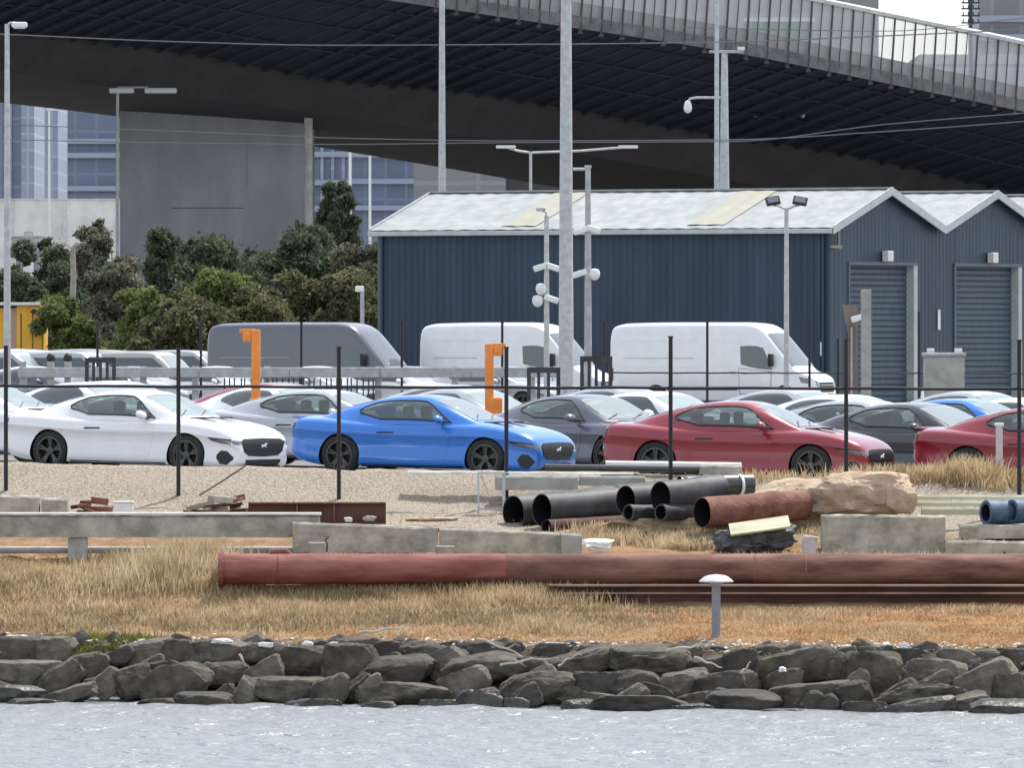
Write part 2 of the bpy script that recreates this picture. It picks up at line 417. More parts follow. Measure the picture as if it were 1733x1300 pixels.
vd = thing('viaduct', 'wide dark steel road viaduct crossing high above the sheds with ribbed underside', 'bridge', (0, 430, 0))
O = Vector((0, 430, 0))
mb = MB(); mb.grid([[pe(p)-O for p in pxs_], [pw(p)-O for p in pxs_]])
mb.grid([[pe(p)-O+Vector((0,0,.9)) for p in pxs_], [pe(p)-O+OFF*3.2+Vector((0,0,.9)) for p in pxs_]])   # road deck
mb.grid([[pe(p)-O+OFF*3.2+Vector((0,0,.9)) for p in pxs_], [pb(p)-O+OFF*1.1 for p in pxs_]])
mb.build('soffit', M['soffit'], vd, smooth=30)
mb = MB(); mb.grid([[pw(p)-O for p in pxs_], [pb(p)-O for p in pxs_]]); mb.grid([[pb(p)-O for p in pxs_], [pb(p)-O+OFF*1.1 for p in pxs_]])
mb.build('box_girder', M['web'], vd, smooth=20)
mb = MB()
for k in range(len(pxs_)-1):
    a, b = pe(pxs_[k])-O, pe(pxs_[k+1])-O
    vs = [a+Vector((0,-.25,-.35)), b+Vector((0,-.25,-.35)), b+Vector((0,-.25,.25)), a+Vector((0,-.25,.25)), a+Vector((0,.5,-.35)), b+Vector((0,.5,-.35)), b+Vector((0,.5,.25)), a+Vector((0,.5,.25))]
    mb.add(vs, [(0,1,2,3),(4,7,6,5),(0,4,5,1),(3,2,6,7)])
mb.build('edge_beam', mat('edge_beam_paint', (.10,.10,.105), .8, 0, (.18,.175,.17), 2), vd)
# ribs
px = -560
while px < 2150:
    a = pw(px) - O; d = pe(min(2400, px + 270)) - O; up = Vector((0,-.04,-.13))
    dr = (d-a).normalized(); sd = dr.cross(Vector((0,0,1))).normalized()*.07
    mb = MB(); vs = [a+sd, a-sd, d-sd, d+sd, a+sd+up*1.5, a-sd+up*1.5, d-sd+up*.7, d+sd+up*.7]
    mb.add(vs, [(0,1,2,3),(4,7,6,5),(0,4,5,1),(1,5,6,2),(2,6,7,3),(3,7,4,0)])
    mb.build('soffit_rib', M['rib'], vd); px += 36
# longitudinal stringers in the soffit
mb = MB()
for fr in (.18, .42, .68):
    pts = [pe(p).lerp(pw(p), fr) - O + Vector((0,-.05,-.1)) for p in pxs_]
    mb.pathtube(pts, .07, 4)
mb.build('stringer', M['soffit'], vd)
# screen
scr = MB(); scr.grid([[pe(p)-O+Vector((0,.02,.2)) for p in pxs_], [pp(p)-O for p in pxs_]])
sm = bpy.data.materials.new('screen_mesh'); sm.use_nodes = True; t = sm.node_tree
b = t.nodes['Principled BSDF']; b.inputs['Base Color'].default_value = (.66,.65,.64,1); b.inputs['Roughness'].default_value = .5
tr = t.nodes.new('ShaderNodeBsdfTransparent'); mx = t.nodes.new('ShaderNodeMixShader'); mx.inputs[0].default_value = .5
t.links.new(b.outputs[0], mx.inputs[1]); t.links.new(tr.outputs[0], mx.inputs[2]); t.links.new(mx.outputs[0], t.nodes['Material Output'].inputs[0])
scr.build('screen_panel', sm, vd)
mb = MB(); mb.pathtube([pp(p)-O for p in pxs_], .17, 6); mb.build('top_rail', M['parapet_metal'], vd)
px = 740; k = 0
while px < 1800:
    a = pe(px)-O; b_ = pp(px+5)-O; r = .062 if k % 2 == 0 else .035
    mb = MB(); mb.cyl(a+Vector((-.1,-.32,-.55 if k % 2 == 0 else 0)), b_+Vector((0,-.1,0)), r, r*.8, 6)
    if k % 2 == 0: mb.box(a.x-.2, a.x+.04, a.y-.5, a.y-.26, a.z-.6, a.z-.46)
    mb.build('screen_post', M['post_brown'], vd); px += 17.5; k += 1

def pier(px0, px1, ptop, D, side, name, label, mtl, cat='bridge pier', depth=3.2):
    """box pier, front face px0..px1, its right side shows as `side` px"""
    x0, x1 = X(px0, D), X(px1, D); ht = Zp(ptop, D)
    th = thing(name, label, cat, ((x0+x1)/2, D, 0))
    wd = x1 - x0; ang = math.atan2(m(side, D), depth) if side else 0
    mb = MB(); sx = m(side, D)
    poly = [(-wd/2, 0), (wd/2, 0), (wd/2+sx, depth), (-wd/2+sx*.3, depth)]
    vs = [Vector((x, y, 0)) for x, y in poly] + [Vector((x, y, ht)) for x, y in poly]
    mb.add(vs, [(0,3,2,1),(4,5,6,7),(0,1,5,4),(1,2,6,5),(2,3,7,6),(3,0,4,7)])
    mb.build('shaft', mtl, th)
    return th, wd, ht
th, wd, ht = pier(203, 514, 140, 446, 16, 'bridge_pier', 'broad pale grey concrete pier holding up the viaduct behind the trees', M['pier'])
mb = MB(); z = Zp(352, 446)
mb.box(-wd*.22, wd*.17, -.012, .0, z-.02, z+.02); mb.build('joint_line', M['darkpier'], th)
mb = MB(); mb.box(wd*.19-.01, wd*.19+.01, -.012, 0, Zp(322, 446), Zp(232, 446)); mb.build('joint_line', M['pier_line'], th)
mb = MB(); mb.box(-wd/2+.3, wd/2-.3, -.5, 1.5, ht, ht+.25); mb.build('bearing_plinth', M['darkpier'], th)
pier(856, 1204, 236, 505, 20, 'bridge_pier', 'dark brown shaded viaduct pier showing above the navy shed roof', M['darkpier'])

# ------------------------------------------------------------------ town behind, haze mixed into wall and ledge colours
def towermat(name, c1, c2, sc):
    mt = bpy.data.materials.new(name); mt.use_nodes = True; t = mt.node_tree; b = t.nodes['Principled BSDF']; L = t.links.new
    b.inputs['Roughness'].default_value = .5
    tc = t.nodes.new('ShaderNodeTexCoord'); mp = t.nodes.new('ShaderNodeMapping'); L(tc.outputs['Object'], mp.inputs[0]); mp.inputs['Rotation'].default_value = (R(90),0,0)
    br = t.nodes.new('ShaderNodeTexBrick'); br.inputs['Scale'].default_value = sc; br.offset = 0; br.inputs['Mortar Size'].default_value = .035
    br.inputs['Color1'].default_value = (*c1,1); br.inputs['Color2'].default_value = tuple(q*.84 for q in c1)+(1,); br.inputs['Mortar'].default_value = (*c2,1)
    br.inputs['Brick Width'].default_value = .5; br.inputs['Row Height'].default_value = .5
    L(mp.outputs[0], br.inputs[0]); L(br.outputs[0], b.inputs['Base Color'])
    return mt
TM = [towermat('tower_haze_blue', (.20,.235,.32), (.235,.27,.355), .16), towermat('tower_haze_slate', (.165,.20,.285), (.195,.23,.315), .13), towermat('tower_haze_pale', (.30,.34,.44), (.36,.40,.49), .2),
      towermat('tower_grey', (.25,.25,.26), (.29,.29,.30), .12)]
M['ledge'] = mat('tower_haze_ledge', (.33,.37,.45), .6)
def tower(px0, px1, ptop, D, mi, label, slabs=(), dep=30, vert=0):
    x0, x1 = X(px0, D), X(px1, D); h = Zp(ptop, D); wd = x1-x0
    th = thing('office_tower', label, 'building', ((x0+x1)/2, D, 0))
    mb = MB(); mb.box(-wd/2, wd/2, 0, dep, 0, h); mb.build('wall', TM[mi], th)
    mb = MB(); mb.box(-wd/2-.3, wd/2+.3, -.3, dep+.3, h, h+1.2); mb.build('roof', M['galv2'], th)
    for s_ in slabs:
        z = Zp(s_, D); mb = MB(); mb.box(-wd/2-.4, wd/2+.4, -1.2, -.003, z-.55, z+.35); mb.build('ledge', M['ledge'], th)
    for k in range(vert):
        xx = -wd/2 + wd*(k+.5)/vert; mb = MB(); mb.box(xx-wd*.03, xx+wd*.03, -.6, -.004, 0, h); mb.build('fin', TM[2], th)
    return th
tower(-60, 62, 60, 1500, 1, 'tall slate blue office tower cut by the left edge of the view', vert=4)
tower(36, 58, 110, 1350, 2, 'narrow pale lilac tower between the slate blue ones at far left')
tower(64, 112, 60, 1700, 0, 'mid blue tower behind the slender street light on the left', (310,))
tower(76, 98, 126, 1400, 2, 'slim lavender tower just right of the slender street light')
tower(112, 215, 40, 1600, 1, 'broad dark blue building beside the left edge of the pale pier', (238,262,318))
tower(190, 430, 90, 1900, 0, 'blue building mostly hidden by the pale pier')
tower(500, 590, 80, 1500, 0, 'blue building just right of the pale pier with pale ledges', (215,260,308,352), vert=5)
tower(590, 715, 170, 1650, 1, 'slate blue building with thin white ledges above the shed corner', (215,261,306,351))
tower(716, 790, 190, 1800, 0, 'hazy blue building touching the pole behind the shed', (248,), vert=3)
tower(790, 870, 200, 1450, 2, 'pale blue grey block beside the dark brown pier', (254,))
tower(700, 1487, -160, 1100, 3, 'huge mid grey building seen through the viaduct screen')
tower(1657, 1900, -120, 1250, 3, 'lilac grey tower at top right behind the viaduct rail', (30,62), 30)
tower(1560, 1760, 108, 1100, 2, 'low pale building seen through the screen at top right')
# long white wall
th = thing('white_wall', 'long sunlit off white wall left of the pale pier', 'wall', (X(60, 600), 600, 0))
mb = MB(); xa, xb = X(-200,600)-X(60,600), X(330,600)-X(60,600); mb.box(xa, xb, 0, 8, 0, Zp(338,600)); mb.build('wall', mat('white_wall_paint', (.62,.60,.56), .8, 0, (.82,.80,.76), .5, bump=.1), th)
mb = MB(); mb.box(xa, xb, -.1, 8, Zp(338,600), Zp(336,600)); mb.build('coping', M['concrete_top'], th)
for k in range(6):
    mb = MB(); xx = xa + (xb-xa)*(k+.5)/6; mb.box(xx-.08, xx+.08, -.1, -.003, 0, Zp(339,600)); mb.build('pilaster', M['concrete_top'], th)
# green road sign high on the viaduct
D = 452; a = at(1262, 66, D); b_ = at(1376, 36, D)
th = thing('road_sign', 'back of a faded green road sign behind the viaduct screen', 'sign', ((a.x+b_.x)/2, D, a.z-4))
wd = b_.x-a.x; mb = MB(); mb.box(-wd/2, wd/2, 0, .12, 4, 4+b_.z-a.z, b=.03); mb.build('sign_board', M['signgreen'], th)
mb = MB(); mb.box(-wd/2-.1, wd/2+.1, -.05, .17, 4+b_.z-a.z, 4.2+b_.z-a.z); mb.build('sign_frame', M['whitepaint'], th)
for s_ in (-.35, .35):
    mb = MB(); mb.cyl((wd*s_, .2, 0), (wd*s_, .2, 4+b_.z-a.z), .1, n=8); mb.build('sign_post', M['galv'], th)
# lattice power pole
D = 700; x_ = X(1643, D)
th = thing('power_pole', 'thin dark power pole with short crossarms above the viaduct rail', 'power pole', (x_, D, 0))
zt = Zp(-30, D); mb = MB(); mb.cyl((0,0,0), (0,0,zt), .22, .13, 8); mb.build('pole', M['darksteel'], th)
for q in (4, 14, 26, 38):
    z = Zp(q, D); mb = MB(); mb.box(-.75, .75, -.08, .08, z-.06, z+.06)
    for u in (-.6, -.2, .2, .6): mb.cyl((u,0,z), (u,0,z+.3), .05, n=6)
    mb.build('crossarm', M['darksteel'], th)

# ------------------------------------------------------------------ shed (ridge runs along its long side)
DS = 300.0; s50 = F/DS
ang = R(30)
CX = (1404-866.5)/F*DS
def tg(px):            # distance along the gable wall seen at an image column
    k = (px-866.5)/F; return (k*DS - CX)/(math.sin(ang) - k*math.cos(ang))
u = Vector((math.cos(ang), -math.sin(ang), 0))     # along the long wall towards the near corner (right)
v = Vector((math.sin(ang), math.cos(ang), 0))      # along the gable wall towards the back right
corner = Vector((X(1404, DS), DS, 0))
Lw = m(768, DS)/math.cos(ang); Bw = tg(1588)
He = Zp(384, DS); Hr = Zp(322, DS + 3.0)
shed = thing('workshop_shed', 'navy corrugated steel shed with pale twin gabled roof and roller doors', 'shed', corner, math.atan2(u.y, u.x))
# local frame: x along u (0 at near corner, negative to the left), y along v (back)
def corr(mb, ax, c, a0, a1, z0, zf, pitch=.26, d=.035, n=0):
    """trapezoidal cladding as geometry; ax 'x' wall in y=c, ax 'y' wall in x=c; zf(t) gives top"""
    t_ = a0; pts = []
    while t_ < a1 - 1e-6:
        for dt, o in ((0,0),(pitch*.35,0),(pitch*.45,d),(pitch*.85,d)):
            if t_+dt < a1: pts.append((t_+dt, o))
        t_ += pitch
    pts.append((a1, 0))
    lo = []; hi = []
    for t_, o in pts:
        if ax == 'x': lo.append(Vector((t_, c - o, z0))); hi.append(Vector((t_, c - o, zf(t_))))
        else: lo.append(Vector((c + o, t_, z0))); hi.append(Vector((c + o, t_, zf(t_))))
    mb.grid([lo, hi])
mb = MB(); corr(mb, 'x', 0, -Lw, 0, 0, lambda t: He); wl = mb.build('long_wall', M['navy'], shed, fix=False)
NB = 3
def zg(t):
    q = (t / Bw) % 1.0
    if t >= NB*Bw - 1e-6: q = 1.0 if t > 0 else 0
    return He + (Hr-He) * (1 - abs(2*q - 1))
doors = []

dH = Zp(448, DS)
for k in range(NB):
    doors.append([(tg(1437), tg(1545)), (tg(1616), tg(1722)), (tg(1796), tg(1900))][k])
mb = MB(); t0 = 0.0
segs = []
edges = sorted(set([0, NB*Bw] + [q for d_ in doors for q in d_] + [k*Bw/2 for k in range(1, 2*NB)]))
for a, b_ in zip(edges[:-1], edges[1:]):
    isdoor = any(d_[0]-1e-6 <= a and b_ <= d_[1]+1e-6 for d_ in doors)
    n = max(1, int((b_-a)/.13)); lo = []; hi = []
    for i in range(n+1):
        t_ = a + (b_-a)*i/n; o = .012 if i % 2 else 0
        lo.append(Vector((o, t_, dH if isdoor else 0))); hi.append(Vector((o, t_, zg(t_ if t_ < NB*Bw-1e-4 else t_))))
    mb.grid([lo, hi])
mb.build('gable_wall', M['navy'], shed, fix=False)
mb = MB(); mb.box(-Lw+.02, -.3, .3, NB*Bw, 0, He-.2); mb.build('inner_lining', M['navy_trim'], shed)
# roof planes
ov = .25
def roofplane(mb, y0, z0, y1, z1, x0, x1, mi=0, lift=0):
    n = max(2, int(abs(x1-x0)/.35)); lo = []; hi = []
    for i in range(n+1):
        x = x0+(x1-x0)*i/n; o = .02*(i % 2) + lift
        lo.append(Vector((x, y0, z0+o))); hi.append(Vector((x, y1, z1+o)))
    mb.grid([lo, hi], mi)
for k in range(NB):
    y0, ym, y1 = k*Bw, (k+.5)*Bw, (k+1)*Bw
    sl = (Hr-He)/(Bw/2); e0 = ov if k == 0 else 0
    mb = MB(); roofplane(mb, y0-e0, He-e0*sl+.05, ym, Hr+.05, -Lw-ov, ov); roofplane(mb, ym, Hr+.05, y1, He+.05, -Lw-ov, ov)
    rf = mb.build('roof', M['roof'], shed, fix=False)
    mb = MB(); mb.box(-Lw-ov-.03, ov+.03, ym-.14, ym+.14, Hr+.06, Hr+.12); mb.build('ridge_cap', M['roof'], rf)
    if k == 0:
        for a, b_ in ((-12.9,-11.5),(-5.55,-4.1)):
            mb = MB(); roofplane(mb, y0+.05, He+.05*sl+.085, ym-.2, Hr-.2*sl+.085, a, b_); mb.build('skylight_strip', M['skylight'], rf, fix=False)
    for xx, s_ in ((ov, 1), (-Lw-ov, -1)):
        for (ya, za, yb, zb) in ((y0-e0, He-e0*sl, ym, Hr), (ym, Hr, y1, He)):
            mb = MB(); vs = [Vector((xx+q, yy, zz+h)) for q in (0, .06*s_) for (yy, zz, h) in ((ya,za,-.16),(yb,zb,-.16),(yb,zb,.12),(ya,za,.12))]
            mb.add(vs, [(0,1,2,3),(7,6,5,4),(0,4,5,1),(1,5,6,2),(2,6,7,3),(3,7,4,0)]); mb.build('barge_board', M['trim_pale'], rf)
mb = MB(); mb.box(-Lw-ov, ov-.005, -ov-.16, -ov-.01, He-.22, He-.06, b=.02); gt = mb.build('gutter', M['trim_pale'], shed)
for xx in (-Lw+.15, -.2):
    mb = MB(); mb.cyl((xx, -.1, 0), (xx, -.1, He-.2), .05, n=8); mb.build('downpipe', M['navy'], shed)
mb = MB(); mb.box(-Lw-.05, -Lw+.06, -.06, .0, 0, He-.1); mb.build('corner_flashing', M['navy_trim'], shed)
mb = MB(); mb.box(-.06, .045, -.06, .05, 0, He-.1); mb.build('corner_flashing', M['navy'], shed)
for (a, b_) in doors:
    mb = MB(); zz = 0.0; P_ = []
    while zz < dH:
        P_.append((zz, -.28)); P_.append((zz+.05, -.24)); P_.append((zz+.16, -.24)); P_.append((zz+.2, -.28)); zz += .2
    mb.grid([[Vector((q, a, z)) for z, q in P_], [Vector((q, b_, z)) for z, q in P_]])
    dr = mb.build('roller_door', M['shutter'], shed, fix=False)
    mb = MB(); mb.box(-.3, .04, b_, b_+.28, 0, dH+.1); mb.build('door_jamb', M['trim_pale'], dr)
    mb = MB(); mb.box(-.3, .05, a-.1, a, 0, dH); mb.build('door_jamb', M['navy_trim'], dr)
    mb = MB(); mb.box(-.3, .06, a-.1, b_+.28, dH+.003, dH+.12); mb.build('door_lintel', M['navy_trim'], dr)
    mb = MB(); c_ = a + (b_-a)*.52; mb.box(.06, .3, c_-.14, c_+.26, dH+.14, dH+.5, b=.02); mb.build('wall_lamp', M['cream'], shed)
for px, y0, y1 in ((1587, 523, 558), (1398, 579, 602)):
    c_ = tg(px) if px > 1404 else .15; mb = MB()
    if px > 1404: mb.box(.03, .06, c_-.07, c_+.09, Zp(y1, DS), Zp(y0, DS)); mb.build('notice_board', M['plastic'], shed)
    else: mb.box(-.32, -.2, -.08, -.05, Zp(y1, DS), Zp(y0, DS)); mb.build('notice_board', M['plastic'], shed)
c_ = 0.35; mb = MB(); mb.pathtube([(.05,c_,He+.1),(.16,c_,He-.1),(.16,c_,He-.75)], .05, 6); mb.box(.1,.2,c_-.5,c_+.2,He-.72,He-.62); mb.build('vent_pipe', M['rimgrey'], shed)

# ------------------------------------------------------------------ coupe
def ring_loft(xs_, ztop, zbot, hw, sec, crown=None):
    rows = []
    for x in xs_:
        zt, zb_, h = ztop(x), zbot(x), hw(x)
        half = [Vector((x, -f*h, zb_ + (zt-zb_)*q)) for f, q in sec]
        oth = [Vector((x, -p.y, p.z)) for p in half[-2:0:-1]]
        rows.append(half + oth)
    return rows
def closed_loft(rows, mb):
    n = len(rows[0]); vs = [p for r in rows for p in r]; fs = []
    for k in range(len(rows)-1):
        for i in range(n): fs.append((k*n+i, k*n+(i+1) % n, (k+1)*n+(i+1) % n, (k+1)*n+i))
    fs += [tuple(range(n-1,-1,-1)), tuple(range((len(rows)-1)*n, len(rows)*n))]
    mb.add(vs, fs)
def smooth_sec(pts, n):
    """catmull through the section points"""
    out = []
    for i in range(len(pts)-1):
        p0 = pts[max(i-1,0)]; p1 = pts[i]; p2 = pts[i+1]; p3 = pts[min(i+2, len(pts)-1)]
        for k in range(n):
            t = k/n
            out.append(tuple(.5*((2*p1[j]) + (-p0[j]+p2[j])*t + (2*p0[j]-5*p1[j]+4*p2[j]-p3[j])*t*t + (-p0[j]+3*p1[j]-3*p2[j]+p3[j])*t**3) for j in (0,1)))
    out.append(pts[-1]); return out

def cut_arches(ob, centres, r, y0):
    cm = MB()
    for cx, cz in centres:
        for s_ in (-1, 1): cm.cyl((cx, s_*y0, cz), (cx, s_*1.6, cz), r, n=40)
    co = cm.build('cutter', [M['black'], M['black']]); 
    for p in co.data.polygons: p.material_index = 1
    md = ob.modifiers.new('b', 'BOOLEAN'); md.operation = 'DIFFERENCE'; md.object = co; md.solver = 'EXACT'
    dg = bpy.context.evaluated_depsgraph_get(); dg.update()
    me = bpy.data.meshes.new_from_object(ob.evaluated_get(dg)); ob.modifiers.clear(); old = ob.data; ob.data = me
    bpy.data.objects.remove(co)
    me.set_sharp_from_angle(angle=R(38))

def bvh_of(*obs):
    vs = []; fs = []
    for o in obs:
        b0 = len(vs); vs += [v.co.copy() for v in o.data.vertices]; fs += [tuple(i+b0 for i in p.vertices) for p in o.data.polygons]
    return BVHTree.FromPolygons(vs, fs)
def patch(bvh, quad, axis, nu, nv, off, thick=.012, bulge=0):
    """quad: lower curve pts, upper curve pts (2D in the plane seen along axis); ruled and projected on the body, with a skirt"""
    lo, up = quad
    def samp(c, t):
        q = t*(len(c)-1); i = min(int(q), len(c)-2); f = q-i
        return Vector(c[i]).lerp(Vector(c[i+1]), f)
    rows = []
    for j in range(nv+1):
        row = []
        for i in range(nu+1):
            a = samp(lo, i/nu).lerp(samp(up, i/nu), j/nv)
            if axis == '-y': o, d = Vector((a.x, -3, a.y)), Vector((0,1,0))
            elif axis == '+y': o, d = Vector((a.x, 3, a.y)), Vector((0,-1,0))
            elif axis == '+x': o, d = Vector((6, a.x, a.y)), Vector((-1,0,0))
            elif axis == '-x': o, d = Vector((-6, a.x, a.y)), Vector((1,0,0))
            elif axis == 'z': o, d = Vector((a.x, a.y, 6)), Vector((0,0,-1))
            h, nrm, _, _ = bvh.ray_cast(o, d)
            if h is None: row.append(None); continue
            if nrm.dot(d) > 0: nrm = -nrm
            row.append((h, nrm))
        rows.append(row)
    flat = [c for r in rows for c in r if c]
    for r in rows:
        for i, c in enumerate(r):
            if c is None:
                r[i] = next((q for q in r[max(0,i-1)::-1] if q), None) or next((q for q in r[i:] if q), None) or flat[0]
    mb = MB()
    top = [[c[0]+c[1]*off for c in r] for r in rows]
    mb.grid(top)
    nvv = len(rows); nu1 = nu+1
    bd = [(0,i) for i in range(nu1)] + [(j,nu) for j in range(1,nvv)] + [(nvv-1,i) for i in range(nu-1,-1,-1)] + [(j,0) for j in range(nvv-2,0,-1)]
    A = [top[j][i] for j,i in bd]; B = [rows[j][i][0] - rows[j][i][1]*thick for j,i in bd]; n = len(bd)
    mb.add(A+B, [(i,(i+1)%n,n+(i+1)%n,n+i) for i in range(n)])
    return mb

def make_wheel(parent, x, z, side, r=.35, wdt=.25, rim='rimdark', nsp=5, ysurf=.93, rim_r=.245):
    Mx = Matrix.Translation((x, side*(ysurf - wdt), z))
    s_ = side
    prof = [(rim_r-.02, 0), (r-.05, 0), (r-.01, .04*s_), (r, wdt*.3*s_), (r, wdt*.7*s_), (r-.012, (wdt-.03)*s_), (r-.05, wdt*s_), (rim_r+.01, (wdt-.004)*s_), (rim_r-.01, (wdt-.03)*s_)]
    mb = MB(); mb.lathe(prof, 'Y', 36, Mx); wh = mb.build('wheel', M['tyre'], parent, smooth=40)
    mb = MB(); mb.lathe([(rim_r, (wdt-.012)*s_), (rim_r-.025, (wdt-.01)*s_), (rim_r-.035, (wdt-.06)*s_), (rim_r-.04, .05*s_)], 'Y', 36, Mx)
    mb.lathe([(rim_r-.05, (wdt-.13)*s_), (.001, (wdt-.13)*s_)], 'Y', 30, Mx, mi=1)
    for k in range(nsp):
        for dd in (-.13, .13):
            a0 = 2*PI*k/nsp + PI/2; a1 = a0 + dd
            d0 = Vector((math.cos(a0), 0, math.sin(a0))); d1 = Vector((math.cos(a1), 0, math.sin(a1)))
            t_ = Vector((-math.sin(a1), 0, math.cos(a1)))*.017; yo = Vector((0, (wdt-.028)*s_, 0)); yi = Vector((0, (wdt-.075)*s_, 0)); ye = Vector((0, (wdt-.05)*s_, 0))
            c0 = d0*.05; c1 = d1*(rim_r-.02)
            vs = [c0-t_+ye, c0+t_+ye, c1+t_+yo, c1-t_+yo, c0-t_+yi, c0+t_+yi, c1+t_+yi, c1-t_+yi]
            mb.add([Mx @ q for q in vs], [(0,1,2,3),(7,6,5,4),(0,4,5,1),(1,5,6,2),(2,6,7,3),(3,7,4,0)])
    mb.lathe([(.07, (wdt-.075)*s_), (.065, (wdt-.035)*s_), (.001, (wdt-.03)*s_)], 'Y', 16, Mx)
    mb.build('rim', [M[rim], M['black']], wh, smooth=35)
    return wh

def obj_mats(o, *ms):
    """own materials on this object while its mesh stays shared"""
    for i, mm in enumerate(ms):
        o.material_slots[i].link = 'OBJECT'; o.material_slots[i].material = mm

GH_Z = [(-2.0,.97),(-1.75,1.055),(-1.45,1.17),(-1.1,1.265),(-.75,1.34),(-.4,1.385),(-.1,1.395),(.15,1.375),(.4,1.295),(.7,1.155),(.95,1.03),(1.12,.945)]
def rq(tab): return [((x + 1.36)*.87 - 1.36 if x < -1.36 else x, y) for x, y in tab]
BD_T = rq([(-2.50,.80),(-2.46,.90),(-2.36,.985),(-2.1,1.0),(-1.8,1.0),(-1.3,.975),(-.7,.95),(.3,.945),(.8,.955),(1.1,.955),(1.5,.925),(1.9,.855),(2.1,.785),(2.22,.705),(2.30,.58)])
BD_B = rq([(-2.50,.48),(-2.44,.34),(-2.25,.25),(-1.6,.17),(1.6,.165),(2.05,.155),(2.2,.16),(2.30,.24)])
BD_W = rq([(-2.50,.74),(-2.44,.83),(-2.25,.90),(-1.9,.94),(-1.36,.96),(-.8,.925),(0,.905),(.8,.915),(1.36,.95),(1.8,.925),(2.05,.90),(2.2,.855),(2.27,.80),(2.30,.75)])
BSEC = smooth_sec([(0,0),(.5,0),(.9,.0),(.968,.06),(.988,.14),(.972,.30),(.955,.48),(.966,.62),(1.0,.705),(.972,.78),(.93,.885),(.84,.945),(.6,.985),(.3,1.0),(0,1.0)], 2)
def gh_half(x):
    b_ = hermite([(-2.0,.62),(-1.7,.74),(-1.1,.80),(-.3,.82),(.4,.80),(.8,.77),(1.12,.70)], x)
    t_ = hermite([(-2.0,.50),(-1.4,.52),(-.6,.55),(.1,.56),(.6,.60),(1.12,.62)], x)
    return b_, t_
GSEC = [(0,.0),(.25,.28),(.5,.55),(.72,.78),(.86,.90),(.96,.965)]
def gh_point(x, s_):
    """s_ 0..1 over half the section; side first, then over the roof"""
    zb_ = hermite(BD_T, x)-.06; h = max(hermite(GH_Z, x)-zb_, .002); b_, t_ = gh_half(x)
    pts = [(b_, 0), (b_-(b_-t_)*.36, .36), (b_-(b_-t_)*.72, .72), (t_-.01, .86), (t_-.07, .935), (t_-.18, .972), (t_*.4, .995), (0, 1.0)]
    q = s_*(len(pts)-1); i = min(int(q), len(pts)-2); f = q-i
    y = pts[i][0]*(1-f)+pts[i+1][0]*f; z = pts[i][1]*(1-f)+pts[i+1][1]*f
    return Vector((x, -y, zb_ + h*z))

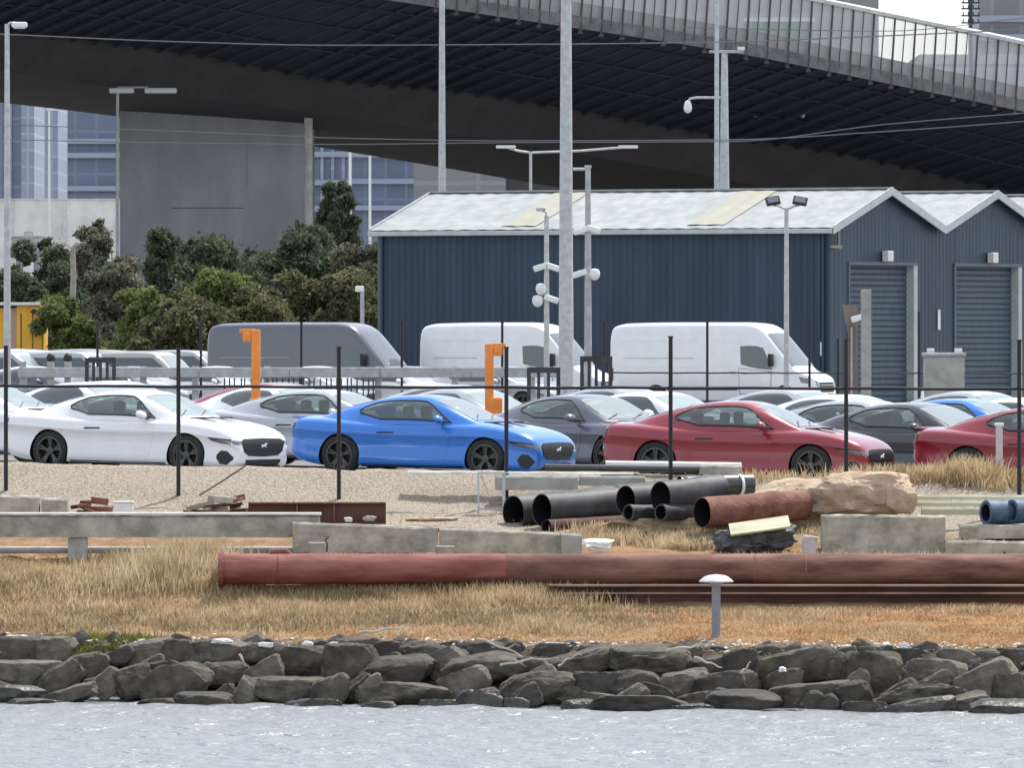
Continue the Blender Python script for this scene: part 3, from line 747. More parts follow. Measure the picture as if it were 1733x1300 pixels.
def xa_(q): return -.66 - .50*(q-.075)/.125 if q < .2 else -1.16 + .36*(q-.2)/.18
def xb_(q): return .66 - 1.72*(q-.075)
QT = .385
def make_coupe(detail=True):
    root = thing('parked_car', 'x', 'car')
    xs_ = [-2.351,-2.335,-2.31,-2.27,-2.2,-2.15] + list(np.arange(-2.1, 2.0, .1)) + [2.0,2.07,2.14,2.2,2.24,2.27,2.29,2.30]
    if not detail: xs_ = xs_[::2] + [2.30]
    mb = MB(); closed_loft(ring_loft(xs_, lambda x: hermite(BD_T,x), lambda x: hermite(BD_B,x), lambda x: hermite(BD_W,x), BSEC), mb)
    body = mb.build('body', [P['white'], M['black']], root, smooth=38)
    cut_arches(body, ((-1.36,.34),(1.36,.34)), .378, .6)
    # greenhouse shell: pillars and roof, glass set in front of it
    gx = list(np.arange(-2.0, 1.121, .08))
    NS = 14
    def shell_ok(x, s_):   # openings are left out of the shell so that one sees into the cabin
        return True
    rows = [[gh_point(x, i/NS) for i in range(NS+1)] for x in gx]
    mb = MB(); vs = []; idx = {}
    n = 2*NS+1
    for r in rows: vs += r + [Vector((p.x, -p.y, p.z)) for p in r[-2::-1]]
    fs = []
    for k in range(len(gx)-1):
        xm = (gx[k]+gx[k+1])/2
        for i in range(n-1):
            si = (min(i, n-2-i)+.5)/NS
            side_open = detail and .08 < si < .38 and xa_(si) + .05 < xm < xb_(si) - .06
            fs_open = detail and si > .50 and (.36 < xm < .98)
            rs_open = detail and si > .52 and (-1.72 < xm < -.98)
            if not (side_open or fs_open or rs_open): fs.append((k*n+i, k*n+i+1, (k+1)*n+i+1, (k+1)*n+i))
    mb.add(vs, fs); gh = mb.build('roof', [P['white']], root, smooth=40, fix=False)
    # windows
    def side_win(s_):
        for sgn in (-1, 1):
            rows = []
            for j in range(7):
                q = .075 + (QT-.075)*j/6
                xa = xa_(q); xb = xb_(q)
                row = []
                for i in range(13):
                    p = gh_point(xa+(xb-xa)*i/12, q) + Vector((0,-s_,0)); p.y *= (1 if sgn < 0 else -1); row.append(p)
                rows.append(row)
            mb = MB(); mb.grid(rows); yield mb
    for k, mbw in enumerate(side_win(.006)):
        sw = mbw.build('side_window', M['glass' if detail else 'glassdark'], root, smooth=60, fix=False)
    if detail:
        # black window surround (thin tube along the opening edge)
        for sgn in (-1, 1):
            loop = []
            qs = [.075 + (QT-.075)*j/6 for j in range(7)]
            for i in range(13): loop.append(gh_point(xa_(.075)+(xb_(.075)-xa_(.075))*i/12, .075))
            for q in qs[1:]: loop.append(gh_point(xb_(q), q))
            for i in range(11,-1,-1): loop.append(gh_point(xa_(QT)+(xb_(QT)-xa_(QT))*i/12, QT))
            for q in qs[-2::-1]: loop.append(gh_point(xa_(q), q))
            loop = [Vector((p.x, (p.y-.008)*(1 if sgn < 0 else -1), p.z)) for p in loop]
            mb = MB(); mb.pathtube(loop, .012, 5); mb.build('window_surround', M['black'], root)
    for nm, xa, xb, s0 in (('windscreen', .30, 1.03, .50), ('rear_window', -1.78, -.92, .52)):
        rows = []
        for j in range(11):
            x = xa + (xb-xa)*j/10
            rows.append([gh_point(x, s0+(1-s0)*i/8) + Vector((0,0,.008)) for i in range(9)] + [Vector((q.x,-q.y,q.z+.008)) for q in [gh_point(x, s0+(1-s0)*i/8) for i in range(7,-1,-1)]])
        mb = MB(); mb.grid(rows); mb.build(nm, M['windscreen'], root, smooth=60, fix=False)
    bv = bvh_of(body)
    # front
    def front(name, lo, up, mt, off=.006, nu=10, nv=4, parent=root):
        return patch(bv, (lo, up), '+x', nu, nv, off).build(name, mt, parent, smooth=50)
    gl = front('grille', [(-.58,.42),(-.44,.35),(0,.335),(.44,.35),(.58,.42)], [(-.66,.585),(-.56,.625),(0,.635),(.56,.625),(.66,.585)], M['black'], .012, 20, 6)
    front('lower_grille', [(-.50,.19),(0,.18),(.50,.19)], [(-.54,.285),(0,.29),(.54,.285)], M['black'], .01, 12)
    if detail:
        front('grille_bar', [(-.6,.47),(0,.47),(.6,.47)], [(-.6,.485),(0,.485),(.6,.485)], M['darksteel'], .02, 12, 1, gl)
        em = MB(); em.prism([(-.09,.60),(-.05,.625),(0,.62),(.05,.64),(.075,.655),(.085,.635),(.06,.62),(.05,.605),(.07,.575),(.045,.59),(.02,.595),(-.03,.59),(-.07,.57),(-.05,.595)], -.006, .006, Matrix.Translation((2.325,0,-.09)) @ Matrix.Rotation(R(90),4,'Z'))
        em.build('emblem', M['whitepaint'], gl)
        front('splitter', [(-.62,.165),(0,.16),(.62,.165)], [(-.6,.185),(0,.18),(.6,.185)], M['black'], .03, 10, 1)
    for s_ in (-1, 1):
        front('headlight', [(s_*.68,.54),(s_*.76,.53),(s_*.82,.54)] , [(s_*.66,.595),(s_*.76,.60),(s_*.84,.605)], M['headlamp'], .006, 8, 3)
        # side part of the headlight, the side vent, seen from the flank
        ax = '-y' if s_ < 0 else '+y'
        patch(bv, ([(1.86,.60),(2.0,.565),(2.2,.54)], [(1.82,.63),(2.0,.63),(2.22,.60)]), ax, 8, 3, .007).build('headlight', M['headlamp'], root, smooth=50)
        if detail:
            patch(bv, ([(1.82,.638),(2.2,.605)], [(1.80,.655),(2.2,.622)]), ax, 5, 1, .009).build('headlight_brow', M['black'], root)
            patch(bv, ([(1.96,.31),(2.03,.22),(2.15,.21),(2.24,.29)], [(1.96,.36),(2.03,.44),(2.14,.43),(2.24,.33)]), ax, 9, 4, .008).build('bumper_vent', M['black'], root, smooth=50)
            dr = patch(bv, ([(-.765,.315),(.2,.295),(.605,.315)], [(-.845,.80),(0,.843),(.725,.858)]), ax, 20, 22, .005).build('door', [P['white']], root, smooth=50)
            patch(bv, ([(-.66,.735),(-.36,.745)], [(-.66,.76),(-.36,.765)]), ax, 6, 1, .012).build('door_handle', [M['black']], dr, smooth=50)
            patch(bv, ([(-.95,.175),(0,.17),(.95,.175)], [(-.95,.215),(0,.21),(.95,.215)]), ax, 12, 1, .012).build('side_skirt', M['black'], root)
            patch(bv, ([(-2.30,.78),(-2.24,.77)], [(-2.31,.88),(-2.24,.885)]), ax, 3, 2, .006).build('tail_light', M['tail'], root, smooth=50)
        else:
            patch(bv, ([(1.96,.31),(2.03,.22),(2.15,.21),(2.24,.29)], [(1.96,.36),(2.03,.44),(2.14,.43),(2.24,.33)]), ax, 5, 3, .008).build('bumper_vent', M['black'], root)
        # mirror
        bm = bmesh.new(); bmesh.ops.create_icosphere(bm, subdivisions=2, radius=1)
        vs = [Vector((.52 + v_.co.x*.075 - .03*v_.co.z, s_*(.985 + v_.co.y*.13), 1.00 + v_.co.z*.075)) for v_ in bm.verts]; bm.verts.index_update()
        fs = [tuple(q.index for q in f.verts) for f in bm.faces]; bm.free()
        mb = MB(); mb.add(vs, fs); mi_ = mb.build('wing_mirror', [P['white']], root, smooth=60)
        mb = MB(); mb.box(.47,.56, min(s_*.80,s_*.96), max(s_*.80,s_*.96), .925, .965, b=.01); mb.build('mirror_stalk', M['black'], mi_)
        for x in (-1.36, 1.36): make_wheel(root, x, .35, s_)
    # rear
    patch(bv, ([(-.76,.76),(0,.76),(.76,.76)], [(-.74,.84),(0,.86),(.74,.84)]), '-x', 10, 3, .006).build('rear_panel', M['black'], root, smooth=50)
    mb = MB(); mb.box(-2.36,-2.22,-.70,.70,.972,1.0,b=.012); mb.build('boot_spoiler', [P['white']], root, smooth=40)
    if detail:
        for s_ in (-1, 1):
            mb = MB(); mb.prism([(.95,.962),(1.55,.975),(1.6,.955),(.95,.945)], s_*.28-.08, s_*.28+.08); mb.build('bonnet_vent', M['black'], root)
            for sx in (-.25,):
                mb = MB(); mb.box(sx-.12, sx+.05, s_*.36-.23, s_*.36+.23, .5, 1.02, b=.05); mb.box(sx-.1, sx+.4, s_*.36-.23, s_*.36+.23, .45, .62, b=.05); mb.build('seat', M['interior'], root, smooth=40)
                mb = MB(); mb.box(sx-.14, sx-.02, s_*.36-.13, s_*.36+.13, 1.0, 1.2, b=.04); mb.build('headrest', M['interior'], root, smooth=40)
            mb = MB(); mb.box(-1.03,-.84, s_*.60-.05, s_*.60+.05, 1.0, 1.11, b=.02); mb.build('headrest', M['farwindow'], root, smooth=40)  # pale block added inside the glass as the bright opposite window
            mb = MB(); mb.pathtube([(1.04, s_*.3-.25, .985), (.9, s_*.3+.1, 1.08)], .008, 5); mb.build('wiper', M['black'], root)
        mb = MB(); mb.box(.45, .9, -.68, .68, .85, .955, b=.04); mb.build('dashboard', M['interior'], root, smooth=40)
        mb = MB(); mb.lathe([(.17,-.012),(.185,0),(.17,.012),(.155,0),(.17,-.012)], 'Z', 18, Matrix.Translation((.38,.36,.93)) @ Matrix.Rotation(R(65),4,'Y')); mb.build('steering_wheel', M['black'], root, smooth=60)
    return root
PAINTED = ('body', 'roof', 'door', 'wing_mirror', 'boot_spoiler', 'bonnet', 'cab_roof')
def recolour(root, p):
    def rec(o):
        for c in kids(o):
            if c.name.split('.')[0] in PAINTED and c.material_slots:
                c.material_slots[0].link = 'OBJECT'; c.material_slots[0].material = p
            rec(c)
    rec(root)
coupeA = make_coupe(True); snapA = snapshot(coupeA)
coupeB = make_coupe(False); snapB = snapshot(coupeB)
used = {'A': False, 'B': False}
CAR_LIST = []
def place_coupe(pxmid, D, th, colour, label, kind='A', group='coupes parked in the lot'):
    root0, sn = (coupeA, snapA) if kind == 'A' else (coupeB, snapB)
    if used[kind]: r = copy_tree(root0, None, sn)
    else: r = root0; used[kind] = True
    cx = X(pxmid, D) + .9*math.sin(th); cy = D + .9*math.cos(th)
    r.location = (cx, cy, G(cx, cy)); r.rotation_euler = (0, 0, -th)
    # follow the cross fall of the yard
    dz = (G(cx+1, cy) - G(cx-1, cy))/2; r.rotation_euler = (0, -math.atan(dz)*1.0, -th)
    tag(r, label, 'car', group); CAR_LIST.append((r, P[colour])); return r
fr = 'coupes in the front row behind the black fence'
T25 = R(24.5)
place_coupe(-292, 150, T25, 'white', 'white coupe of which only the nose shows at the left edge of the front row', 'A', fr)
place_coupe(198, 147.6, R(31), 'white', 'white coupe in the front row parked left of the bright blue one', 'A', fr)
place_coupe(696.5, 150, T25, 'blue', 'bright blue coupe in the front row between the white and the red coupes', 'A', fr)
place_coupe(1239, 147.3, R(20), 'red', 'dark red coupe in the front row seen whole, right of the blue one', 'A', fr)
place_coupe(1768, 147.3, R(20), 'red', 'dark red coupe whose tail enters at the right edge of the front row', 'A', fr)
sr = 'coupes in the second row'
place_coupe(936, 157, R(47), 'grey', 'slate grey coupe angled behind the blue and red front coupes', 'A', sr)
place_coupe(522, 157.8, R(25), 'silver', 'silver coupe showing its side glass between the white and blue front coupes', 'A', sr)
place_coupe(1432, 156.5, R(30), 'silver', 'silver coupe in the second row behind the nose of the red coupe', 'A', sr)
place_coupe(1510, 152.0, R(38), 'black', 'black coupe wedged between the two red coupes', 'A', sr)
place_coupe(1604, 163, R(30), 'blue', 'pale blue roofed coupe behind the gap between the two red coupes', 'A', sr)
place_coupe(-70, 158, R(26), 'white', 'white coupe in the second row at the left edge of the lot', 'A', sr)
rnd = random.Random(5)
for row, (D, x0, x1, step, th) in enumerate(((167, -250, 2050, 310, 42), (176, -150, 2050, 290, 40), (258, -160, 930, 150, 24), (268, -160, 930, 160, 27))):
    px = x0 + rnd.uniform(0, 60); k = 0
    while px < x1:
        c = rnd.choice(['white','silver','silver','white','grey','silver','red' if 170 < D < 180 else 'white'])
        if D == 167 and 1500 < px < 1700: c = 'white'
        k += 1
        place_coupe(px, D, R(th + rnd.uniform(-3, 3)), c, '%s coupe, %s from the left in the %s' % (c, ORD[k], ['third row','fourth row','near row past the raised rail','far row past the raised rail'][row]), 'B', 'coupes in the back rows')
        px += step + rnd.uniform(-15, 15)
for r, p in CAR_LIST: recolour(r, p)

# ------------------------------------------------------------------ vans
VW = [(-3.5,.93),(-3.44,.98),(-3.2,1.0),(1.6,1.0),(2.4,.985),(2.95,.95),(3.25,.88),(3.4,.80),(3.47,.70)]
VB = [(-3.5,.45),(-3.4,.34),(-3.0,.30),(3.0,.26),(3.35,.28),(3.47,.36)]
VSEC = smooth_sec([(0,0),(.6,0),(.93,.0),(.985,.04),(1.0,.14),(1.0,.34),(.985,.52),(.965,.70),(.94,.86),(.90,.935),(.80,.98),(.45,.998),(0,1.0)], 2)
def make_van(length, colour, label, px_rear, D, th):
    dl = 6.97 - length          # taken out of the load bay
    mv = lambda x: x + (dl if x < -.8 else 0)
    VT = [(-3.5,2.40),(-3.46,2.55),(-3.35,2.64),(-3.0,2.70),(-1.0,2.73),(.9,2.73),(1.35,2.68),(1.62,2.56),(1.9,2.28),(2.25,1.88),(2.58,1.49),(2.72,1.32),(2.85,1.24),(3.1,1.15),(3.3,1.05),(3.42,.90),(3.47,.62)]
    T_ = [(mv(x), z) for x, z in VT]; W_ = [(mv(x), z) for x, z in VW]; B_ = [(mv(x), z) for x, z in VB]
    root = thing('parked_van', label, 'van', group='high roofed vans beside the shed')
    xs_ = [mv(q) for q in (-3.5,-3.48,-3.44,-3.38,-3.3,-3.2)] + list(np.arange(mv(-3.1), 1.2, .16)) + list(np.arange(1.2, 3.3, .07)) + [3.3,3.36,3.4,3.44,3.46,3.47]
    mb = MB(); closed_loft(ring_loft(xs_, lambda x: hermite(T_,x), lambda x: hermite(B_,x), lambda x: hermite(W_,x), VSEC), mb)
    body = mb.build('body', [colour, M['black']], root, smooth=35)
    ra = mv(-1.9)
    cut_arches(body, ((ra,.36),(2.45,.36)), .42, .6)
    bv = bvh_of(body)
    for s_ in (-1, 1):
        ax = '-y' if s_ < 0 else '+y'
        patch(bv, ([(.98,1.42),(1.2,1.36),(1.6,1.28),(2.05,1.25)], [(.95,1.98),(1.2,2.0),(1.5,1.99),(1.72,1.93)]), ax, 10, 6, .008).build('cab_window', M['glassdark'], root, smooth=60)
        patch(bv, ([(.94,.50),(2.0,.50)], [(.90,1.30),(2.02,1.20)]), ax, 8, 4, .002).build('door_gap', M['black'], root, smooth=50)
        patch(bv, ([(.955,.515),(1.985,.515)], [(.915,1.285),(2.0,1.185)]), ax, 8, 4, .007).build('door', [colour], root, smooth=50)
        patch(bv, ([(mv(-3.3),.62),(.85,.62)], [(mv(-3.3),.72),(.85,.72)]), ax, 30, 1, .02).build('side_rub_strip', M['black'], root)
        patch(bv, ([(mv(-3.1),2.16),(.6,2.16)], [(mv(-3.1),2.19),(.6,2.19)]), ax, 24, 1, .008).build('body_crease', [colour], root)
        patch(bv, ([(mv(-3.1),1.32),(.8,1.32)], [(mv(-3.1),1.36),(.8,1.36)]), ax, 24, 1, .010).build('body_crease', [colour], root)
        patch(bv, ([(2.98,.86),(3.2,.82)], [(2.9,1.04),(3.2,.98)]), ax, 5, 3, .008).build('headlight', M['headlamp'], root, smooth=50)
        mb = MB(); mb.box(1.98,2.12, min(s_*1.02,s_*1.24), max(s_*1.02,s_*1.24), 1.35, 1.75, b=.04); mm = mb.build('wing_mirror', M['black'], root, smooth=40)
        mb = MB(); mb.box(2.0,2.06, min(s_*.94,s_*1.04), max(s_*.94,s_*1.04), 1.40, 1.46); mb.build('mirror_arm', M['black'], mm)
        patch(bv, ([(-.62,.74),(.78,.74)], [(-.62,2.1),(.78,2.1)]), ax, 12, 12, .004).build('sliding_door', [colour], root, smooth=50)
        patch(bv, ([(mv(-3.0),1.60),(-.6,1.60)], [(mv(-3.0),1.62),(-.6,1.62)]), ax, 16, 1, .008).build('door_track', M['galv2'], root)
        for hx, hz in ((1.05,1.12),(.62,1.14)): patch(bv, ([(hx,hz),(hx+.17,hz)], [(hx,hz+.045),(hx+.17,hz+.045)]), ax, 3, 1, .025).build('door_handle', M['black'], root)
        patch(bv, ([(mv(-3.44),.9),(mv(-3.36),.9)], [(mv(-3.44),1.3),(mv(-3.36),1.3)]), ax, 2, 3, .008).build('tail_light', M['tail'], root)
        for x in (ra, 2.45): make_wheel(root, x, .36, s_, r=.36, wdt=.26, rim='rimgrey', ysurf=.98, rim_r=.22)
    # windscreen and front
    rows = []
    def top_patch(x0, x1, w0, w1, nm, mt, off=.010):
        rows = []
        for j in range(9):
            x = x0+(x1-x0)*j/8; wv = w0+(w1-w0)*j/8; row = []
            for i in range(13):
                y = -wv+2*wv*i/12; h, n_, _, _ = bv.ray_cast(Vector((x, y, 6)), Vector((0,0,-1)))
                row.append(h + (n_ if n_.z > 0 else -n_)*off)
            rows.append(row)
        mb = MB(); mb.grid(rows); mb.build(nm, mt, root, smooth=60)
    top_patch(1.80, 2.66, .80, .86, 'windscreen', M['vanscreen'])
    for (z0, z1, wv, mt, nm) in ((.56, .86, .52, 'black', 'grille'), (.36, .50, .66, 'black', 'bumper_grille')):
        patch(bv, ([(-wv,z0),(0,z0),(wv,z0)], [(-wv,z1),(0,z1),(wv,z1)]), '+x', 12, 4, .008).build(nm, M[mt], root, smooth=50)
    for z in (.66, .76):
        patch(bv, ([(-.48,z),(0,z),(.48,z)], [(-.48,z+.025),(0,z+.025),(.48,z+.025)]), '+x', 12, 1, .02).build('grille_bar', M['galv'], root)
    for s_ in (-1, 1):
        patch(bv, ([(s_*.55,.70),(s_*.72,.74)], [(s_*.56,.86),(s_*.74,.92)]), '+x', 5, 3, .008).build('headlight', M['headlamp'], root, smooth=50)
    # place by the projected rear end
    c = Vector((mv(-3.5)*math.cos(th) - .95*math.sin(th)*0, 0, 0))
    rx = X(px_rear, D)
    # rear near corner local (mv(-3.5), -.95) -> world offset
    ox = mv(-3.5)*math.cos(-th) + .95*math.sin(-th); oy = mv(-3.5)*math.sin(-th) - .95*math.cos(-th)
    root.location = (rx-ox, D-oy-.0, 0); root.rotation_euler = (0,0,-th)
    return root
M['vanscreen'] = glass('van_screen', (.10,.11,.11), .15, .12)
make_van(6.97, P['vangrey'], 'dark grey high roofed van left of the navy shed', 350, 281, R(24))
make_van(6.1, P['white'], 'white high roofed van partly hidden by the thick pale pole', 710, 281, R(24))
make_van(6.97, P['white'], 'white high roofed van with bonnet and windscreen in full view, nearest the roller doors', 1032, 277, R(25))

# ------------------------------------------------------------------ fences
def wirefence(posts, D0, ytop, railys, label, name, grp=None, ybot=None, rp=.03, top_arm=True, xspan=None, msh=False):
    x0 = X(posts[0], D0)
    th = thing(name, label, 'fence', (x0, D0, G(x0, D0)), 0, grp)
    O = th.location.copy()
    for p, yt in zip(posts, ytop):
        x = X(p, D0); gz = G(x, D0); zt = Zp(yt, D0)
        mb = MB(); mb.cyl((x-O.x, 0, gz-.05-O.z), (x-O.x, 0, zt-O.z), rp, n=8)
        mb.cyl((x-O.x, 0, zt-O.z), (x-O.x, 0, zt-O.z+.03), rp*1.25, n=8)
        mb.build('fence_post', M['fence_black'], th)
    xa, xb = X(xspan[0], D0)-O.x, X(xspan[1], D0)-O.x
    for (y0, y1, r) in railys:
        mb = MB(); pts = []
        n = 40
        for i in range(n+1):
            t = i/n; pts.append((xa+(xb-xa)*t, 0, Zp(y0+(y1-y0)*t, D0)-O.z + .006*math.sin(i*1.7)))
        mb.pathtube(pts, r, 6); mb.build('fence_rail', M['fence_black'], th)
    return th
fp = [-270, 10, 302, 573.5, 857, 1135, 1432, 1725, 2010]
wirefence(fp, 143.2, [590,588,590,590,590,572,577,578,580], [(652,659,.019),(654,661,.011)], 'thin black post and rail fence in front of the row of coupes', 'black_fence', xspan=(-300, 2040), rp=.034)
fp2 = [165, 340, 510, 680, 850, 1022, 1197, 1370, 1418, 1555]
wirefence(fp2, 243, [547]*8+[575,530], [(631,632,.022)], 'far black wire fence standing between the coupes and the vans', 'black_fence', xspan=(1028, 1733), rp=.035)
# upper wire strands of the far fence, left part
# ------------------------------------------------------------------ raised grey rail
D = 240.0
th = thing('raised_guard_rail', 'long pale grey raised beam on posts crossing in front of the vans', 'guard rail', (X(30, D), D, 0)); ox = X(30, D)
mb = MB(); n = 6
for i in range(n):
    xa, xb = X(30+(950-30)*i/n, D)-ox, X(30+(950-30)*(i+1)/n, D)-ox
    mb.box(xa+.004, xb-.004, 0, .18, Zp(639, D), Zp(622, D), b=.02)
mb.build('beam', M['galv2'], th)
mb = MB(); mb.box(0, X(950, D)-ox, .03, .1, Zp(661, D), Zp(655, D)); mb.build('lower_rail', M['galv2'], th)
for p in (38, 85, 114, 210, 242, 330, 452, 640, 770, 900):
    mb = MB(); x = X(p, D)-ox; mb.box(x-.09, x+.09, .19, .36, 0, Zp(612 if p in (85,114,38) else 620, D)); 
    mb.build('support_post', M['galv2'], th)
    if p in (85, 114):
        mb = MB(); mb.lathe([(.001,0),(.12,.02),(.13,.1),(.08,.2),(.001,.24)], 'Z', 10, Matrix.Translation((x, .27, Zp(612, D)))); mb.build('post_cap', M['black'], th, smooth=50)
rnd = random.Random(9)
for k, p in enumerate(range(380, 640, 9)):
    mb = MB(); x = X(p+rnd.uniform(-2,2), D)-ox; mb.box(x-.02, x+.02, .02, .05, Zp(690, D), Zp(640, D)); mb.build('picket', M['darksteel'], th)
# dark gate frames
def frame_gate(p0, p1, y0, y1, D, nb, label, rnd_seed):
    ox = X(p0, D); th = thing('steel_gate_frame', label, 'gate', (ox, D, 0), 0, 'dark steel gate frames in the yard')
    wd = X(p1, D)-ox; zt, zb_ = Zp(y0, D), 0
    mb = MB()
    for x in (0, wd): mb.box(x-.05, x+.05, -.05, .05, 0, zt)
    mb.box(0, wd, -.045, .045, zt-.14, zt+.003); mb.box(0, wd, -.04, .04, Zp(y1, D)-.05, Zp(y1, D)+.05); mb.build('frame', M['darksteel'], th)
    for i in range(nb):
        x = wd*(i+1)/(nb+1); mb = MB(); mb.box(x-.04, x+.04, -.03, .03, Zp(y1, D), zt-.14); mb.build('bar', M['darksteel'], th)
frame_gate(147, 193, 605, 668, 232, 3, 'dark steel gate frame above the roof of the white front coupe', 1)
frame_gate(895, 945, 622, 682, 225, 2, 'dark steel gate frame just left of the thick pale pole', 2)
frame_gate(985, 1033, 603, 672, 226, 3, 'dark steel gate frame just right of the thick pale pole', 3)
# orange posts
for p, yt, yb, sgn, lab in ((433, 558, 705, -1, 'orange steel post with box to its left, before the grey van'), (828, 582, 705, 1, 'orange steel post with box to its right, before the white van')):
    D = 161.4; th = thing('orange_post', lab, 'post', (X(p, D), D, 0), 0, 'orange posts in the yard')
    zt = Zp(yt, D); mb = MB(); mb.box(-.08, .08, -.08, .08, 0, zt, b=.015); mb.build('post', M['orange'], th, smooth=30)
    mb = MB(); mb.box(min(sgn*.08, sgn*.24), max(sgn*.08, sgn*.24), -.09, .09, zt-.22, zt-.04, b=.025); mb.build('head_box', M['orange'], th, smooth=30)
    mb = MB(); mb.box(min(sgn*.0, sgn*.30), max(sgn*.0, sgn*.30), -.06, .06, zt-.06, zt+.01, b=.012); mb.build('bracket', M['orange'], th)
    mb = MB(); mb.box(-.02 if sgn > 0 else -.12, .24 if sgn > 0 else .12, -.12, .12, .9, 1.25, b=.04); mb.build('base_box', M['orange'], th)

# ------------------------------------------------------------------ poles
def pole(px, ytop, D, w0, w1, name, label, cat='pole', mt='galv', ybase=None, grp=None, n=16, lean=0):
    x = X(px, D); g_ = G(x, D); th = thing(name, label, cat, (x, D, g_), 0, grp)
    zt = Zp(ytop, D)-g_; mb = MB(); mb.cyl((0,0,0), (lean,0,zt), m(w0, D)/2, m(w1, D)/2, n); mb.build('pole', M[mt], th, smooth=50)
    mb = MB(); mb.box(-m(w0,D)*.9, m(w0,D)*.9, -m(w0,D)*.9, m(w0,D)*.9, -.02, .05); mb.build('base_plate', M['galv2'], th)
    return th, zt
pole(958, -420, 232, 27, 12, 'tall_mast', 'thickest pale grey mast rising past the top of the view before the shed', 'mast', 'galv')
th, zt = pole(748, -160, 330, 15, 8, 'tall_mast', 'pale grey mast rising behind the left part of the shed roof', 'mast', 'galv')
pole(1213, -160, 335, 11, 6, 'tall_mast', 'thin pale pole right beside the tapered mast behind the shed', 'mast', 'galv')
th, zt = pole(1226, 88, 338, 24, 11, 'tapered_mast', 'tapered pale grey mast with flat ring top behind the shed', 'mast', 'galv')
D = 338; mb = MB(); mb.box(-m(26,D), m(32,D), -.15, .15, zt-.03, zt+.07, b=.02); mb.build('head_frame', M['galv2'], th)
mb = MB(); mb.box(m(22,D), m(34,D), -.2, .2, zt+.07, zt+.2, b=.02); mb.build('lamp_head', M['lamp'], th)
z = Zp(165, D); mb = MB(); mb.pathtube([(-.1,0,z),(-m(48,D),0,z),(-m(58,D),0,z-.04),(-m(62,D),0,z-.16)], .045, 8); arm = mb.build('camera_arm', M['galv'], th)
mb = MB(); mb.lathe([(.02,.02),(.10,-.02),(.14,-.16),(.16,-.3),(.12,-.42),(.001,-.48)], 'Z', 16, Matrix.Translation((-m(62,D),0,z-.12))); mb.build('camera_dome', M['whitepaint'], arm, smooth=60)
th, zt = pole(12, 40, 245, 13, 8, 'street_lamp', 'tall pale lamp post at the left edge of the view', 'lamp post', 'galv')
D = 245; mb = MB(); mb.pathtube([(0,0,zt-.05),(.08,0,zt+.02),(m(14,D),0,zt+.03)], .04, 8); mb.build('arm', M['galv2'], th)
mb = MB(); mb.box(m(8,D), m(34,D), -.15, .15, zt-.1, zt+.05, b=.04); lh = mb.build('lamp_head', M['whitepaint'], th); mb = MB(); mb.box(m(12,D), m(30,D), -.12, .12, zt-.125, zt-.103); mb.build('lens', M['lamp'], lh)
# slim far lamps
for p, yt, w_, D, lab in ((83, 185, 5, 520, 'slender white street lamp against the dark blue building left of the pier'),
                          (592, 180, 5, 600, 'shorter slender pole right of the pale pier'), (626, 195, 5.5, 560, 'taller slender pole right of the pale pier')):
    th, zt = pole(p, yt, D, w_, w_*.7, 'slender_street_lamp', lab, 'lamp post', 'whitepaint', n=8)
    mb = MB(); mb.box(-m(5,D), m(14,D), -.1, .1, zt-.06, zt+.06, b=.02); mb.build('lamp_head', M['whitepaint'], th)
th, zt = pole(199, 150, 430, 7, 5, 'twin_lamp_post', 'pale lamp post with two flat heads at the left edge of the pier', 'lamp post', 'galv', n=10)
D = 430
for a, b_ in ((-14, 28), (46, 100)):
    mb = MB(); mb.box(m(a,D), m(b_,D), -.22, .22, zt-.22, zt+.05, b=.06); mb.build('lamp_head', M['lamp'], th)
mb = MB(); mb.box(0, m(52,D), -.05, .05, zt+.03, zt+.12); mb.build('arm', M['galv2'], th)
th, zt = pole(522, 158, 443, 15, 14, 'pier_sunlit_strip', 'pale slim column running down the right edge of the broad pier', 'column', 'concrete_top')  # pale upright added as the sunlit side face of the pier
# double armed street light over the shed
D = 360; th, zt = pole(898, 256, D, 6, 5, 'double_arm_lamp', 'double armed street lamp rising behind the middle of the shed roof', 'lamp post', 'galv', n=10)
for s_ in (-1, 1):
    mb = MB(); e = s_*m(42 if s_ < 0 else 165, D); mb.pathtube([(0,0,zt-.05),(e*.5,0,zt+.02),(e,0,zt+.18)], .05, 6); ar = mb.build('arm', M['galv'], th)
    mb = MB(); mb.box(min(e-.4,e+.4), max(e-.4,e+.4), -.12, .12, zt+.12, zt+.24, b=.03); mb.build('lamp_head', M['lamp'], ar)
# camera poles
def cams(th, zs, D, grp=None):
    for (dx, y, kind) in zs:
        z = Zp(y, D) - th.location.z; x = m(dx, D)
        mb = MB(); mb.cyl((0,0,z), (x,0,z+.02), .025, n=6); ar = mb.build('camera_bracket', M['galv'], th)
        mb = MB()
        if kind == 'd': mb.lathe([(.02,.12),(.12,.09),(.15,0),(.14,-.1),(.08,-.18),(.001,-.2)], 'Z', 14, Matrix.Translation((x,-.02,z)))
        else:
            s_ = 1 if dx > 0 else -1; Mx = Matrix.Translation((x,-.02,z)) @ Matrix.Rotation(R(18*s_),4,'Y'); mb.box(-.2,.2,-.09,.09,-.08,.08,Mx,b=.03)
        mb.build('camera', M['whitepaint'], ar, smooth=50)
th, zt = pole(925, 365, 236, 10, 8, 'camera_pole', 'thin camera pole with lamp top left of the thick mast', 'camera pole', 'galv')
D = 236; mb = MB(); mb.pathtube([(0,0,zt-.1),(-.02,0,zt+.1),(-.16,0,zt+.16)], .03, 6); mb.box(-.28,-.02,-.08,.08,zt+.12,zt+.22,b=.03); mb.build('lamp_head', M['galv'], th)
cams(th, [(-10,452,'b'),(10,452,'b'),(-9,487,'d'),(-15,507,'d'),(8,506,'b')], D)
